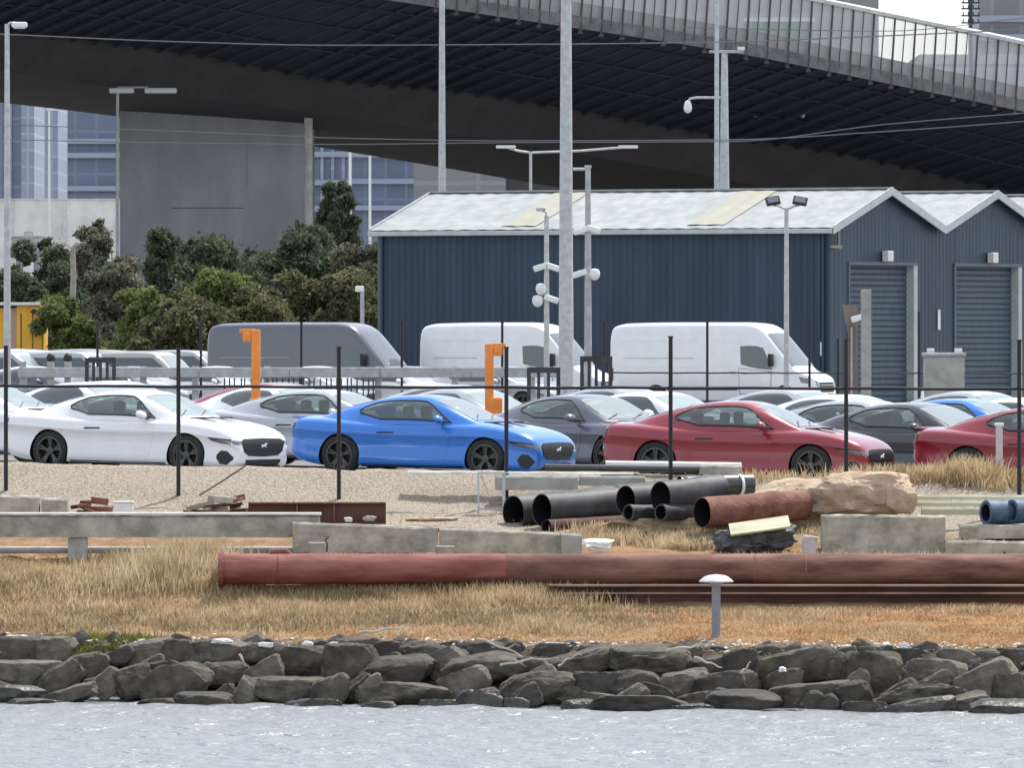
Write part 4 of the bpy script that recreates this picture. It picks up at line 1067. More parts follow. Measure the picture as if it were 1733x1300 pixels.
th, zt = pole(995, 283, 238, 14, 9, 'camera_pole', 'taller camera pole with side arm right of the thick mast', 'camera pole', 'galv2')
D = 238; mb = MB(); mb.cyl((-.4,0,zt-.05),(0,0,zt-.05),.04,n=8); mb.cyl((0,0,zt-.02),(0,0,zt+.06),.09,n=10); mb.build('top_arm', M['galv'], th)
cams(th, [(-12,390,'b'),(9,388,'b'),(-14,463,'b'),(11,462,'d')], D)
th, zt = pole(613, 490, 300, 8, 7, 'camera_pole', 'short camera pole showing above the roof of the grey van', 'camera pole', 'galv2')
mb = MB(); mb.box(-.24,.06,-.1,.1,zt-.08,zt+.12,Matrix.Identity(4),b=.04); mb.build('camera', M['whitepaint'], th)
# floodlight pole
D = 246; th, zt = pole(1331, 352, D, 10, 7, 'floodlight_pole', 'slim pole with two square floodlights before the navy shed', 'floodlight', 'galv')
for s_ in (-1, 1):
    mb = MB(); mb.pathtube([(0,0,zt-.05),(s_*.22,0,zt+.06),(s_*m(22,D),0,zt+.08)], .03, 6); ar = mb.build('arm', M['galv2'], th)
    Mx = Matrix.Translation((s_*m(23,D),-.05,zt+.2)) @ Matrix.Rotation(R(-35),4,'X') @ Matrix.Rotation(R(12*s_),4,'Y')
    mb = MB(); mb.box(-.2,.2,-.05,.05,-.13,.13,Mx,b=.02); fl = mb.build('floodlight', M['black'], ar)
    mb = MB(); mb.box(-.15,.15,-.058,-.053,-.09,.09,Mx); mb.build('lens', M['headlamp'], fl)
# concrete post with camera, leaning board, block
D = 236; x = X(1466, D); th = thing('concrete_post', 'square weathered concrete post with a white camera before the first roller door', 'post', (x, D, 0))
zt = Zp(490, D); mb = MB(); mb.box(-.14,.13,-.12,.12,0,zt,b=.015); mb.build('post', M['concrete'], th)
cams(th, [(-13,538,'b')], D)
x = X(1441, D+1); th = thing('timber_post', 'weathered brown timber post with wedge shaped top beside the concrete post', 'post', (x, D+1, 0))
mb = MB(); zt = Zp(516, D+1); mb.prism([(-.12,0),(.17,0),(.17,zt),(-.24,zt),(-.09,zt-.75)], -.1, .1); mb.build('plank', mat('brown_plank', (.17,.13,.11), .85, 0, (.27,.22,.19), 3, stretch=(1,1,.2)), th)
mb = MB(); mb.box(-.03,.03,-.13,-.102,0,zt-.6); mb.build('batten', M['galv2'], th)
D = 225; x = X(1600, D); th = thing('concrete_cabinet', 'large square pale concrete cabinet standing between the roller doors', 'cabinet', (x, D, 0))
wd = m(36, D); zt = Zp(603, D); mb = MB(); mb.box(-wd, wd*.85, -.5, .5, 0, zt, b=.03); mb.build('cabinet_box', M['concrete'], th)
mb = MB(); mb.box(-wd-.04, wd*.85+.04, -.54, .54, zt+.003, zt+.09, b=.02); mb.build('lid', M['galv2'], th)
for s_ in (-.7, .6): mb = MB(); mb.box(wd*s_-.09, wd*s_+.09, -.2, .1, zt+.09, zt+.2, b=.02); mb.build('lug', M['concrete_top'], th)
D = 215; x = X(1561, D); th = thing('white_marker', 'white tapered marker standing just left of the concrete cabinet', 'marker', (x, D, 0))
mb = MB(); mb.lathe([(.16,0),(.16,.05),(.10,.06),(.03,.75),(.001,.78)], 'Z', 16); mb.box(-.2,.2,-.2,.2,0,.03); mb.build('cone', M['whitepaint'], th, smooth=40)
th.scale = (1,1,1.3)
# yellow container
D = 345; x = X(38, D); th = thing('yellow_container', 'orange yellow steel container with a flat pale top at the left edge', 'container', (X(15, D), D, 0)); ox = X(15, D)
xa, xb, xm = X(-60,D)-ox, X(72,D)-ox, X(28,D)-ox; zt = Zp(517, D)
mb = MB(); mb.box(xm, xb, 0, 4, .2, zt, b=.04); mb.build('end_wall', M['yellow'], th)
mb = MB(); mb.box(xa, xm-.25, .3, 4, .2, zt-.1); mb.build('side_wall', M['yellow'], th)
mb = MB(); mb.box(xm-.25, xm-.003, .1, 3.9, .2, zt-.1); mb.build('corner_post', mat('pinkish_post', (.45,.30,.22), .7), th)
mb = MB(); mb.box(xa-.2, xb-.1, -.3, 4.1, zt+.003, zt+.12, b=.02); mb.build('roof', M['cream'], th)
mb = MB(); mb.prism([(-.16,0),(-.05,.09),(.04,.11),(.15,.05),(.18,-.04),(.08,-.02),(.0,-.12),(-.06,-.05)], -.006, .0, Matrix.Translation((X(57,D)-ox, -.003, zt-.25))); mb.build('emblem', M['black'], th)
mb = MB(); mb.box(xm+.15, xm+.2, -.02, .0, .4, zt-.3); mb.box(xm+.6, xm+.64, -.02, .0, .4, zt-.3); mb.build('door_bar', M['rust'], th)

# ------------------------------------------------------------------ power lines
def wire(pts, r, label, D=330):
    x0 = X(pts[0][0], D); th = bpy.data.objects.new('power_line', None)
    P_ = []
    for i in range(len(pts)-1):
        for k in range(8):
            t = k/8; p = pts[i][0]+(pts[i+1][0]-pts[i][0])*t; y = hermite(pts, p); P_.append(at(p, y, D))
    P_.append(at(pts[-1][0], pts[-1][1], D))
    mb = MB(); mb.pathtube([q-P_[0] for q in P_], r, 5)
    bpy.data.objects.remove(th); o = mb.build('power_line', M['cable'], smooth=60); o.location = P_[0]
    tag(o, label, 'power line', 'overhead power lines'); return o
wire([(-120,52),(20,58),(300,70),(560,76),(950,74),(1240,70),(1500,60),(1850,44)], .024, 'highest overhead line crossing the dark ribbed underside of the viaduct')
wire([(-120,205),(200,218),(450,228),(560,233),(860,238),(1240,236),(1500,222),(1850,196)], .02, 'upper of the two overhead lines crossing the pale pier', 331)
wire([(-120,232),(200,240),(560,244),(860,241),(1240,239),(1500,210),(1850,182)], .02, 'lower of the two overhead lines crossing the pale pier', 333)
wire([(1150,46),(1500,52),(1733,30),(1900,14)], .02, 'thin dark line crossing the viaduct screen', 400)

# ------------------------------------------------------------------ far vehicles behind the raised rail
def make_suv():
    root = thing('parked_wagon', 'x', 'car')
    T_ = [(-2.35,1.0),(-2.33,1.35),(-2.2,1.62),(-1.9,1.74),(-.5,1.78),(.1,1.74),(.5,1.5),(.95,1.12),(1.3,1.07),(1.9,1.0),(2.2,.9),(2.3,.7)]
    B_ = [(-2.35,.5),(-2.2,.3),(2.1,.28),(2.3,.4)]; W_ = [(-2.35,.8),(-2.2,.9),(0,.93),(1.9,.9),(2.2,.8),(2.3,.7)]
    SEC = smooth_sec([(0,0),(.8,0),(.97,.04),(1,.2),(.99,.5),(.93,.64),(.84,.9),(.74,.98),(.4,1.0),(0,1.0)], 2)
    xs_ = [-2.35,-2.34,-2.3,-2.2] + list(np.arange(-2.1,2.2,.14)) + [2.25,2.3]
    mb = MB(); closed_loft(ring_loft(xs_, lambda x: hermite(T_,x), lambda x: hermite(B_,x), lambda x: hermite(W_,x), SEC), mb)
    body = mb.build('body', [P['silver'], M['black']], root, smooth=38); cut_arches(body, ((-1.35,.34),(1.4,.34)), .38, .55); bv = bvh_of(body)
    for s_ in (-1, 1):
        ax = '-y' if s_ < 0 else '+y'
        patch(bv, ([(-1.95,1.12),(.75,1.12)], [(-1.8,1.55),(.15,1.55)]), ax, 12, 4, .008).build('side_window', M['glassdark'], root, smooth=60)
        for x in (-1.35, 1.4): make_wheel(root, x, .34, s_, r=.34, ysurf=.92, rim='rimgrey')
    rows = []
    for j in range(6):
        x = .32+.55*j/5; row = []
        for i in range(9):
            h, n_, _, _ = bv.ray_cast(Vector((x, -.62+1.24*i/8, 6)), Vector((0,0,-1))); row.append(h+Vector((.006,0,.006)))
        rows.append(row)
    mb = MB(); mb.grid(rows); mb.build('windscreen', M['windscreen'], root, smooth=60)
    return root
suv = make_suv(); ssn = snapshot(suv); first = True; SL = []
rnd = random.Random(21)
k = 0
for (D, x0, x1, st) in ((300, -90, 360, 120), (318, -40, 370, 125), (336, -60, 370, 118)):
    px = x0
    while px < x1:
        k += 1
        r = suv if first else copy_tree(suv, None, ssn); first = False
        r.location = (X(px, D), D, 0); r.rotation_euler = (0,0,-R(rnd.uniform(12, 30))); c = rnd.choice(['white','silver','white','silver','sand'])
        tag(r, '%s wagon, %s counted from the left, parked %s the raised grey rail' % (c, ORD[k], {300:'beyond',318:'well beyond',336:'far beyond'}[D]), 'car', 'wagons parked beyond the raised rail')
        SL.append((r, P[c])); px += st
for r, p in SL: recolour(r, p)
# blue-white covered boat shapes left of the trees
D = 420
for p, y0, y1, lab in ((50, 404, 418, 'small white boat under the long white wall'), (46, 420, 436, 'small pale green boat left of the trees')):
    x = X(p, D); th = thing('small_boat', lab, 'boat', (x, D, 0)); L_ = m(30, D); z0, z1 = Zp(y1, D), Zp(y0, D)
    rows = []
    for i in range(9):
        t = i/8; wv = .9*math.sin(PI*min(1, t*1.0+.12))**.5 if t < .95 else .05; xx = -L_+2*L_*t
        rows.append([Vector((xx, -wv, z1)), Vector((xx, -wv*.8, (z0+z1)/2)), Vector((xx, 0, z0)), Vector((xx, wv*.8, (z0+z1)/2)), Vector((xx, wv, z1)), Vector((xx, 0, z1+.12))])
    mb = MB(); closed_loft(rows, mb); mb.build('hull', M['whitepaint'] if p == 50 else mat('pale_green_hull', (.45,.55,.50), .5), th, smooth=40)
    mb = MB(); mb.box(-L_*.3, L_*.2, -.4, .4, z1+.05, z1+.35, b=.08); mb.build('cabin', M['cream'], th)
    mb = MB()
    for s_ in (-.5, .5): mb.cyl((L_*s_, 0, 0), (L_*s_, 0, z0+.1), .12, n=8)
    mb.build('stand', M['galv2'], th)

# ------------------------------------------------------------------ trees
LM = {'dark': leafmat('leaf_dark', (.04,.055,.038), (.10,.125,.075), (.19,.215,.13)), 'olive': leafmat('leaf_olive', (.065,.068,.036), (.145,.145,.075), (.25,.24,.13)),
      'green': leafmat('leaf_green', (.06,.085,.03), (.15,.175,.062), (.27,.29,.11)), 'brown': leafmat('leaf_brown', (.07,.072,.048), (.16,.155,.105), (.28,.265,.19))}
def leafcloud(blobs, n, size, seed):
    rg = np.random.default_rng(seed); V = []; 
    wts = np.array([b[3]*b[4]*b[5] for b in blobs])**.72; wts /= wts.sum(); cnt = (wts*n).astype(int)
    cs = []
    for b, c in zip(blobs, cnt):
        # sub clumps on the blob, leaves gathered round them
        nc = max(5, c//34); d = rg.normal(size=(nc,3)); d /= np.linalg.norm(d,axis=1)[:,None]; rad = rg.uniform(.45,1.0,nc)**.5
        cc = d*rad[:,None]*np.array(b[3:6]) + np.array(b[:3])
        idx = rg.integers(0, nc, c); off = rg.normal(size=(c,3))*np.array(b[3:6])*.21
        cs.append(cc[idx]+off)
    c = np.concatenate(cs); n = len(c)
    a = rg.normal(size=(n,3)); a /= np.linalg.norm(a,axis=1)[:,None]; b_ = rg.normal(size=(n,3)); b_ -= (a*b_).sum(1)[:,None]*a; b_ /= np.linalg.norm(b_,axis=1)[:,None]
    s_ = (size*rg.uniform(.55,1.35,n))[:,None]
    v4 = np.stack([c-a*s_, c-b_*s_*.42, c+a*s_, c+b_*s_*.42],1).reshape(-1,3)
    return v4, n, rg
def leafmesh(name, v4, n, rg, mt, parent):
    me = bpy.data.meshes.new(name); me.vertices.add(4*n); me.vertices.foreach_set('co', v4.ravel())
    me.loops.add(4*n); me.loops.foreach_set('vertex_index', np.arange(4*n, dtype=np.int32)); me.polygons.add(n)
    me.polygons.foreach_set('loop_start', np.arange(0,4*n,4, dtype=np.int32)); me.polygons.foreach_set('loop_total', np.full(n,4,dtype=np.int32))
    at_ = me.attributes.new('rnd','FLOAT','FACE'); at_.data.foreach_set('value', rg.uniform(0,1,n).astype(np.float32))
    me.materials.append(mt); me.update(); me.validate()
    o = bpy.data.objects.new(name, me); COL.objects.link(o); o.parent = parent; return o
def tree(px, ytop, wpx, D, kind, label, seed, ybot=None, cat='tree', name='leafy_tree', n=4200, size=.24):
    n = int(n*10); wpx *= 1.5; size *= .46; ytop -= 8
    rg = random.Random(seed); x = X(px, D); th = thing(name, label, cat, (x, D, 0), 0, 'trees and bushes below the viaduct')
    H = Zp(ytop, D); Wd = m(wpx, D)/2; zb_ = Zp(ybot, D) if ybot else H*.12
    blobs = []
    for k in range(26):
        t = (k+rg.random())/26; z = zb_ + (H-zb_)*(.02+.95*t); rr = Wd*(1.05-.62*max(0,t-.3))*rg.uniform(.8,1.25)
        a = rg.uniform(0, 2*PI); q = rr*rg.uniform(.25,.78)
        br = Wd*rg.uniform(.16,.38)*(1-.3*t); bz = min(br*rg.uniform(.6,1.1), (H-z)+.15)
        blobs.append((q*math.cos(a), q*math.sin(a), z, br, br, max(.22, bz)))
    for k in range(5):          # sprigs breaking the outline
        B_ = blobs[rg.randrange(12, 26)]; br = B_[3]*rg.uniform(.22,.4); a = rg.uniform(0, 2*PI)
        blobs.append((B_[0]+B_[3]*.75*math.cos(a), B_[1]+B_[3]*.4*math.sin(a), B_[2]+B_[5]*.75, br, br, br*rg.uniform(1,1.7)))
    v4, nn, r2 = leafcloud(blobs, n, size, seed)
    leafmesh('crown', v4, nn, r2, LM[kind], th)
    mb = MB(); r0 = .08+H*.018
    mb.pathtube([(0,0,-.1),(.1,0,H*.2),(-.05,.05,H*.45),(0,0,H*.7)], [r0, r0*.8, r0*.6, r0*.3], 8); mb.build('trunk', M['bark'], th, smooth=60)
    for b in blobs[:7]:
        mb = MB(); z0 = H*rg.uniform(.18,.45); mb.pathtube([(0,0,z0),(b[0]*.5,b[1]*.5,(z0+b[2])/2),(b[0],b[1],b[2])], [r0*.5,r0*.35,r0*.12], 6); mb.build('limb', M['bark'], th, smooth=60)
    return th
tree(570, 316, 62, 402, 'dark', 'tall dark green tree rising right of the pale pier', 1, ybot=430, n=6000)
tree(60, 408, 120, 392, 'dark', 'dark green tree at the left edge above the yellow container', 2, n=4500)
tree(165, 396, 130, 385, 'brown', 'greyish brown bushy tree near the left edge of the pier', 3, n=5500)
tree(262, 398, 95, 372, 'dark', 'narrow dark pointed tree before the left part of the pier', 4, n=4500)
tree(350, 418, 150, 395, 'dark', 'dark rounded tree before the middle of the pier', 5, n=5000)
tree(490, 398, 200, 388, 'dark', 'broad dark green tree before the right edge of the pier', 6, n=7500)
tree(600, 425, 120, 380, 'brown', 'straggly brown tree against the left end of the navy shed', 7, n=4200)
tree(200, 452, 130, 362, 'brown', 'low greyish brown bush between the dark trees', 8, n=4200, name='leafy_bush', cat='bush')
tree(375, 472, 150, 350, 'green', 'bright green round bush in the middle of the tree row', 9, n=5200, name='leafy_bush', cat='bush')
tree(262, 505, 120, 342, 'green', 'lower bright green bush left of the round green one', 10, n=4200, name='leafy_bush', cat='bush')
tree(110, 518, 110, 345, 'green', 'yellowish green bush right beside the yellow container', 11, n=4200, name='leafy_bush', cat='bush')
tree(545, 472, 150, 348, 'olive', 'olive green bush behind the roof of the grey van', 12, n=5200, name='leafy_bush', cat='bush')
tree(30, 462, 110, 370, 'dark', 'dark bush directly behind the yellow container', 13, n=3800, name='leafy_bush', cat='bush')
tree(450, 505, 130, 340, 'olive', 'low olive bush between the round green bush and the grey van', 14, n=4200, name='leafy_bush', cat='bush')
tree(310, 455, 110, 378, 'dark', 'low dark tree between the two dark trees before the pier', 15, n=3800)
tree(420, 440, 130, 405, 'dark', 'dark tree filling the gap right of the middle of the pier', 16)
tree(130, 455, 120, 378, 'dark', 'dark green bush behind the bare pale trunk', 17, name='leafy_bush', cat='bush')
tree(315, 520, 130, 336, 'olive', 'low olive bush between the two bright green bushes', 18, name='leafy_bush', cat='bush')
tree(620, 480, 70, 352, 'brown', 'small dry brown bush touching the left end of the navy shed', 19, name='leafy_bush', cat='bush')
D = 366; x = X(122, D); th = thing('dead_tree', 'bare pale dead trunk with forked top among the left trees', 'tree', (x, D, 0))
zt = Zp(418, D); mb = MB(); mb.pathtube([(0,0,0),(-.05,0,zt*.4),(.06,0,zt*.8),(.02,0,zt)], [.16,.13,.12,.1], 8); mb.build('trunk', M['bark_pale'], th, smooth=60)
for s_, l_ in ((-1, .5), (1, .6), (1, .3)):
    mb = MB(); mb.pathtube([(0,0,zt-.1*l_),(s_*l_*.5,0,zt+.15),(s_*l_,0.1,zt+.2)], [.06,.04,.02], 6); mb.build('limb', M['bark_pale'], th, smooth=60)


# ------------------------------------------------------------------ foreground helpers
def slab(px0, px1, y_tl, y_tr, y_b, D, depth, name, label, mt, cat, group=None, skew=0, top=None, D1=None, rough=.012, seed=0):
    """concrete length with a slightly chipped outline; heights by image row"""
    D1 = D1 or D; a = Vector((X(px0, D), D, 0)); b = Vector((X(px1, D1), D1, 0)); L_ = (b-a).length
    rz = math.atan2(b.y-a.y, b.x-a.x); zb = Zp(y_b, D); th = thing(name, label, cat, (a.x, a.y, zb), rz, group)
    n = max(3, int(L_/.12)); rg = random.Random(seed); rows = []
    for i in range(n+1):
        t = i/n; zt = Zp(y_tl, D)*(1-t) + Zp(y_tr, D1)*t - zb; q = lambda s_: rg.uniform(-rough, rough)*s_
        bot = Zp(y_b, D1)*t + zb*(1-t) - zb
        rows.append([Vector((L_*t, q(1), bot)), Vector((L_*t, q(.4), zt-.03+q(.6))), Vector((L_*t, .025, zt+q(.5))), Vector((L_*t, depth-.025, zt+q(.5))), Vector((L_*t, depth, zt-.03)), Vector((L_*t, depth, bot))])
    mb = MB(); closed_loft(rows, mb); mb.build('block', mt, th, smooth=30)
    return th, L_
# left elevated rail
D = 138.0
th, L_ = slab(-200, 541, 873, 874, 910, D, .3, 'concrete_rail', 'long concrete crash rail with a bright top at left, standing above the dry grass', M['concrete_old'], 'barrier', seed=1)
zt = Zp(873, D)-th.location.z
mb = MB(); mb.box(0, L_+.02, -.03, .34, zt+.003, zt+.045, b=.01); mb.build('sunlit_top', M['concrete_top'], th)  # paler layer paints the sunlight on top of the rail
for p in (-120, 131):
    x = X(p, D)-th.location.x; mb = MB(); mb.box(x-.15, x+.15, .03, .24, G(X(p,D), D)-th.location.z-.1, -.003, b=.012); mb.build('leg', M['concrete'], th)
mb = MB(); z = Zp(932, D)-th.location.z
mb.cyl((0,.3,z), (L_*.98,.3,z), .055, n=10); mb.build('lower_rail', M['galv2'], th, smooth=60)
# second concrete beam in two lengths with an end block
th, L_ = slab(495, 741, 884, 894, 936, 137.7, .32, 'concrete_beam', 'long grey concrete beam with a pale top lying behind the red pipe, left length', M['concrete_old'], 'concrete beam', 'concrete beams laid end to end', seed=2)
th, L_ = slab(743, 952, 894, 903, 938, 137.7, .32, 'concrete_beam', 'grey concrete beam lying behind the red pipe, right length next to the black pipes', M['concrete_old'], 'concrete beam', 'concrete beams laid end to end', seed=3)
slab(950, 985, 903, 905, 943, 137.55, .4, 'concrete_end_block', 'short upright concrete block capping the right end of the beams', M['concrete'], 'concrete block', seed=4)
for p, w_, y0, y1, lab in ((536, 30, 919, 942, 'pale tapered concrete footing under the left beam'), (753, 36, 925, 943, 'pale broken concrete footing at the joint of the beams')):
    D = 137.3; x = X(p, D); z0 = Zp(y1, D); th = thing('footing', lab, 'footing', (x, D, z0)); h = Zp(y0, D)-z0; q = m(w_, D)/2
    mb = MB(); mb.lathe([(.001,0),(q*.8,0),(q,h),(q*.8,h+.01),(q*.6,h*.6),(.001,h*.6)], 'Z', 14); mb.build('cup', M['concrete'], th, smooth=40)
mb = MB(); D = 137.4; x = X(553, D); mb.pathtube([(0,0,0),(.01,0,.12),(-.02,0,.2),(.03,0,.24)], .012, 6); o = mb.build('bent_bar', M['rustdark']); o.location = (x, D, Zp(935, D)); tag(o, 'short bent rusty bar sticking up beside the pale footing', 'bar')
# concrete blocks behind on the left
D = 140.3
slab(-60, 66, 838, 840, 872, D, .5, 'concrete_block', 'long weathered concrete block at the left edge behind the crash rail', M['concrete_old'], 'concrete block', seed=5)
slab(70, 114, 843, 845, 872, D+.02, .4, 'concrete_block', 'small dark stained concrete block beside the long one at left', M['concrete_old'], 'concrete block', seed=6)
def rockmesh(w_, d_, h_, seed, mt, sub=4, nplanes=16, rough=.05, fl=1):
    rg = random.Random(seed)
    pl = []
    for k in range(nplanes):
        t = max(-1, min(1, rg.uniform(-1.15, 1.15))); a = rg.uniform(0, 2*PI); q = math.sqrt(1-t*t); pl.append((Vector((q*math.cos(a), q*math.sin(a), t)), rg.uniform(.55, .86)))
    pl += [(Vector((0,0,1)), .74), (Vector((rg.uniform(-.3,.3),-.95,rg.uniform(-.1,.3))).normalized(), .66)]
    bm = bmesh.new(); bmesh.ops.create_icosphere(bm, subdivisions=sub, radius=1)
    off = Vector((rg.uniform(-50,50), rg.uniform(-50,50), rg.uniform(-50,50)))
    for v_ in bm.verts:
        d = v_.co.normalized(); r = 1.0
        for n_, q in pl:
            c = n_.dot(d)
            if c > .05: r = min(r, q/c)
        p = d*r; k_ = .74; p = Vector([math.copysign(abs(c_)**k_, c_) for c_ in p]); p += d*(noise.noise(p*2.2+off)*rough*1.6 + noise.noise(p*6+off)*rough + noise.noise(p*15+off)*rough*.4)
        v_.co = Vector((p.x*w_/2, p.y*d_/2, p.z*h_/2))
    me = bpy.data.meshes.new('rock'); bm.to_mesh(me); bm.free(); me.materials.append(mt)
    me.polygons.foreach_set('use_smooth', [True]*len(me.polygons)); me.set_sharp_from_angle(angle=R(16))
    return me
def lump(px, py, wpx, hpx, D, mt, name, label, cat, seed, depth=None, rot=0, sub=4, rough=.05, group=None, planes=16, grow=1.0):
    w_, h_ = m(wpx, D)*grow, m(hpx, D)*grow; d_ = depth or w_*.8
    o = bpy.data.objects.new(name, rockmesh(w_, d_, h_, seed, mt, sub, planes, rough)); COL.objects.link(o)
    c = at(px, py, D); o.location = c; o.rotation_euler = (random.Random(seed).uniform(-.15,.15), -R(rot), 0)
    return tag(o, label, cat, group)
def scrap_pile(px, py, wpx, hpx, D, label, seed, mts, n=14):
    c = at(px, py+hpx/2, D); th = thing('scrap_heap', label, 'scrap heap', c); rg = random.Random(seed)
    for k in range(n):
        w_ = m(wpx, D); h_ = m(hpx, D); x0 = rg.uniform(-.45,.3)*w_; l_ = rg.uniform(.15,.5)*w_; z0 = rg.uniform(.02,.75)*h_*(1-abs(x0/w_)); a = rg.uniform(-.35,.35)
        Mx = Matrix.Translation((x0, rg.uniform(-.25,.25), z0)) @ Matrix.Rotation(a,4,'Y') @ Matrix.Rotation(rg.uniform(-.6,.6),4,'Z')
        mb = MB(); mb.box(0, l_, -.06, .06, -.03, rg.uniform(.0,.08), Mx, b=.01); mb.build('scrap_piece', M[rg.choice(mts)], th)
    return th
scrap_pile(155, 855, 80, 30, 140.6, 'low heap of rusty scrap between the concrete blocks and the white box', 3, ['rust','rustdark','rust'], 12)
D = 140.2; a = at(192, 869, D); th = thing('white_box', 'small chipped white box on the gravel behind the crash rail', 'box', a); mb = MB(); mb.box(0, m(33,D), 0, .25, 0, m(17,D), b=.02); mb.build('box_body', M['plastic'], th); mb = MB(); mb.box(-.01, m(33,D)+.01, -.01, .26, m(17,D)+.002, m(17,D)+.03, b=.008); mb.build('lid', M['plastic'], th)
scrap_pile(365, 852, 135, 42, 141.3, 'heap of rusty brown scrap steel with a rod leaning out of it', 8, ['rust','rustdark','rust','concrete_old','rustdark'], 26)
mb = MB(); a, b = at(338, 838, 141.6), at(416, 788, 143.0); mb.pathtube([(0,0,0), (b-a)*.5+Vector((0,0,-.01)), b-a], .016, 6); o = mb.build('steel_rod', M['rustdark']); o.location = a; tag(o, 'thin dark steel rod leaning up towards the white coupe', 'rod')
# rusty beam
D = 140.6; a = at(420, 886, D); th = thing('rusty_beam', 'dark rusty steel channel lying behind the joint of the concrete beams', 'beam', a); L_ = m(233, D); h = m(33, D)
mb = MB(); mb.box(0, L_, .08, .1, 0, h); mb.build('web', M['rustdark'], th)
mb = MB(); mb.box(0, L_, 0, .1, h+.001, h+.025); mb.box(0, L_, 0, .079, -.02, .005); mb.build('flange', M['rust'], th)
for q in (.35, .62): mb = MB(); mb.box(L_*q, L_*q+.02, .02, .079, .02, h-.02); mb.build('stiffener', M['rust'], th)
for k, (px, py, w_, h_) in enumerate(((625, 878, 26, 12), (590, 880, 16, 10), (1010, 922, 66, 22), (735, 880, 100, 9), (1450, 818, 6, 6))):
    lab = ['grey stone lying on the rusty channel','small pale stone beside the grey one on the rusty channel','white crumpled lump right of the concrete end block','low brown ridge of rubble behind the beam joint','tiny white pebble on the clay mound'][k]
    D = [140.2,140.2,138.4,140.6,140.3][k]
    lump(px, py, w_, h_, D, [M['concrete'],M['concrete_top'],M['plastic'],M['soil'],M['plastic']][k], ['stone','stone','crumpled_sheet','rubble_ridge','pebble'][k], lab, ['stone','stone','sheet','rubble','pebble'][k], 60+k, sub=3, rough=.12)
# metal frame and planks by the pipes
D = 142.2; a = at(808, 890, D); th = thing('steel_stand', 'light steel frame with a diagonal brace left of the black pipes', 'frame', a); w_ = m(42, D); h = m(88, D)
for nm, mb in (('upright', MB().box(0,.03,0,.03,0,h)), ('upright', MB().box(w_,w_+.05,0,.04,0,h)), ('crossbar', MB().box(.031,w_-.001,0,.03,m(26,D),m(30,D))), ('crossbar', MB().box(0,w_+.1,-.01,.05,h+.001,h+.03)), ('brace', MB().cyl((.05,.015,h-.02),(w_*.5,.015,m(48,D)),.012,n=6))): mb.build(nm, M['galv'], th)
slab(690, 1072, 797, 800, 803, 143.3, .25, 'pale_plank', 'long pale plank lying at the foot of the blue coupe', M['concrete_top'], 'plank', seed=12, rough=.004)
slab(838, 978, 805, 806, 830, 142.9, .3, 'concrete_kerb', 'pale concrete kerb piece behind the steel frame', M['concrete'], 'kerb', seed=13)
slab(980, 1092, 806, 806, 822, 143.0, .3, 'concrete_kerb', 'shorter pale kerb piece with a grey end above the black pipes', M['concrete'], 'kerb', seed=14)
slab(1025, 1255, 780, 783, 789, 144.4, .2, 'white_plank', 'long white plank lying before the red coupe', M['whitepaint'], 'plank', seed=15, rough=.003)
D = 144.1; a = at(922, 791, D); b = at(1188, 795, D); mb = MB(); mb.pipe((0,0,0), b-a, .055, .045, 16); o = mb.build('thin_pipe', M['rimdark'], smooth=40); o.location = a; tag(o, 'thin dark grey pipe lying under the noses of the blue and red coupes', 'pipe')
slab(1184, 1256, 787, 788, 803, 144.0, .3, 'concrete_kerb', 'grey block with a white top under the door of the red coupe', M['concrete_old'], 'kerb', seed=16)

# the pipe pile
def bigpipe(px, py, rpx, D, L_, az, mt, name, label, wall=.06, rise=None, n=44, group='steel pipes in the pile'):
    """open near end at (px,py); az measured from straight away from the viewer, to the right"""
    a = at(px, py, D); r = m(rpx, D); d = Vector((math.sin(R(az)), math.cos(R(az)), 0)); b = a + d*L_
    if rise is None: b.z = G(b.x, b.y) + (a.z - G(a.x, a.y))
    else: b.z = a.z + rise
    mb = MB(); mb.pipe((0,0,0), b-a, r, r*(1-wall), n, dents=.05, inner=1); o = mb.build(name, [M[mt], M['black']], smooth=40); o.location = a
    return tag(o, label, 'pipe', group)
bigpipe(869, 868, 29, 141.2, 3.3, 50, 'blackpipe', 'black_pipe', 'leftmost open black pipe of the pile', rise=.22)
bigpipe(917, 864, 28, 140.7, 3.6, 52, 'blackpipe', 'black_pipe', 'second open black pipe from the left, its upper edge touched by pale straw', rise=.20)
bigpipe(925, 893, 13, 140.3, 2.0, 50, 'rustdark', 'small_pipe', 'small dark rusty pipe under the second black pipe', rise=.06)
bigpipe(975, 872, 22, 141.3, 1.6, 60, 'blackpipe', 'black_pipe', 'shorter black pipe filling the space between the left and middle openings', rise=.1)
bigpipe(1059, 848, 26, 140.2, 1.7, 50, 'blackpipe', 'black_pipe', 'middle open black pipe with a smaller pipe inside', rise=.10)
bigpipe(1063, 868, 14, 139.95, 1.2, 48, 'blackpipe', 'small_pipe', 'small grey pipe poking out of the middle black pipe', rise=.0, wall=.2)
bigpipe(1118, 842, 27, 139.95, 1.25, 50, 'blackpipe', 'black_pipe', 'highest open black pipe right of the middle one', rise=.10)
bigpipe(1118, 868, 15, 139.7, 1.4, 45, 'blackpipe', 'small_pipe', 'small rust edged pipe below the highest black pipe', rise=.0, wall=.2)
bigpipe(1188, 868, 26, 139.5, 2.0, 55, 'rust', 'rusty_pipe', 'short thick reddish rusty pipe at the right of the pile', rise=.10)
bigpipe(1150, 824, 18, 142.6, 1.25, 70, 'rimdark', 'grey_pipe', 'dark grey pipe with a white ring at its end behind the pile', rise=.03)
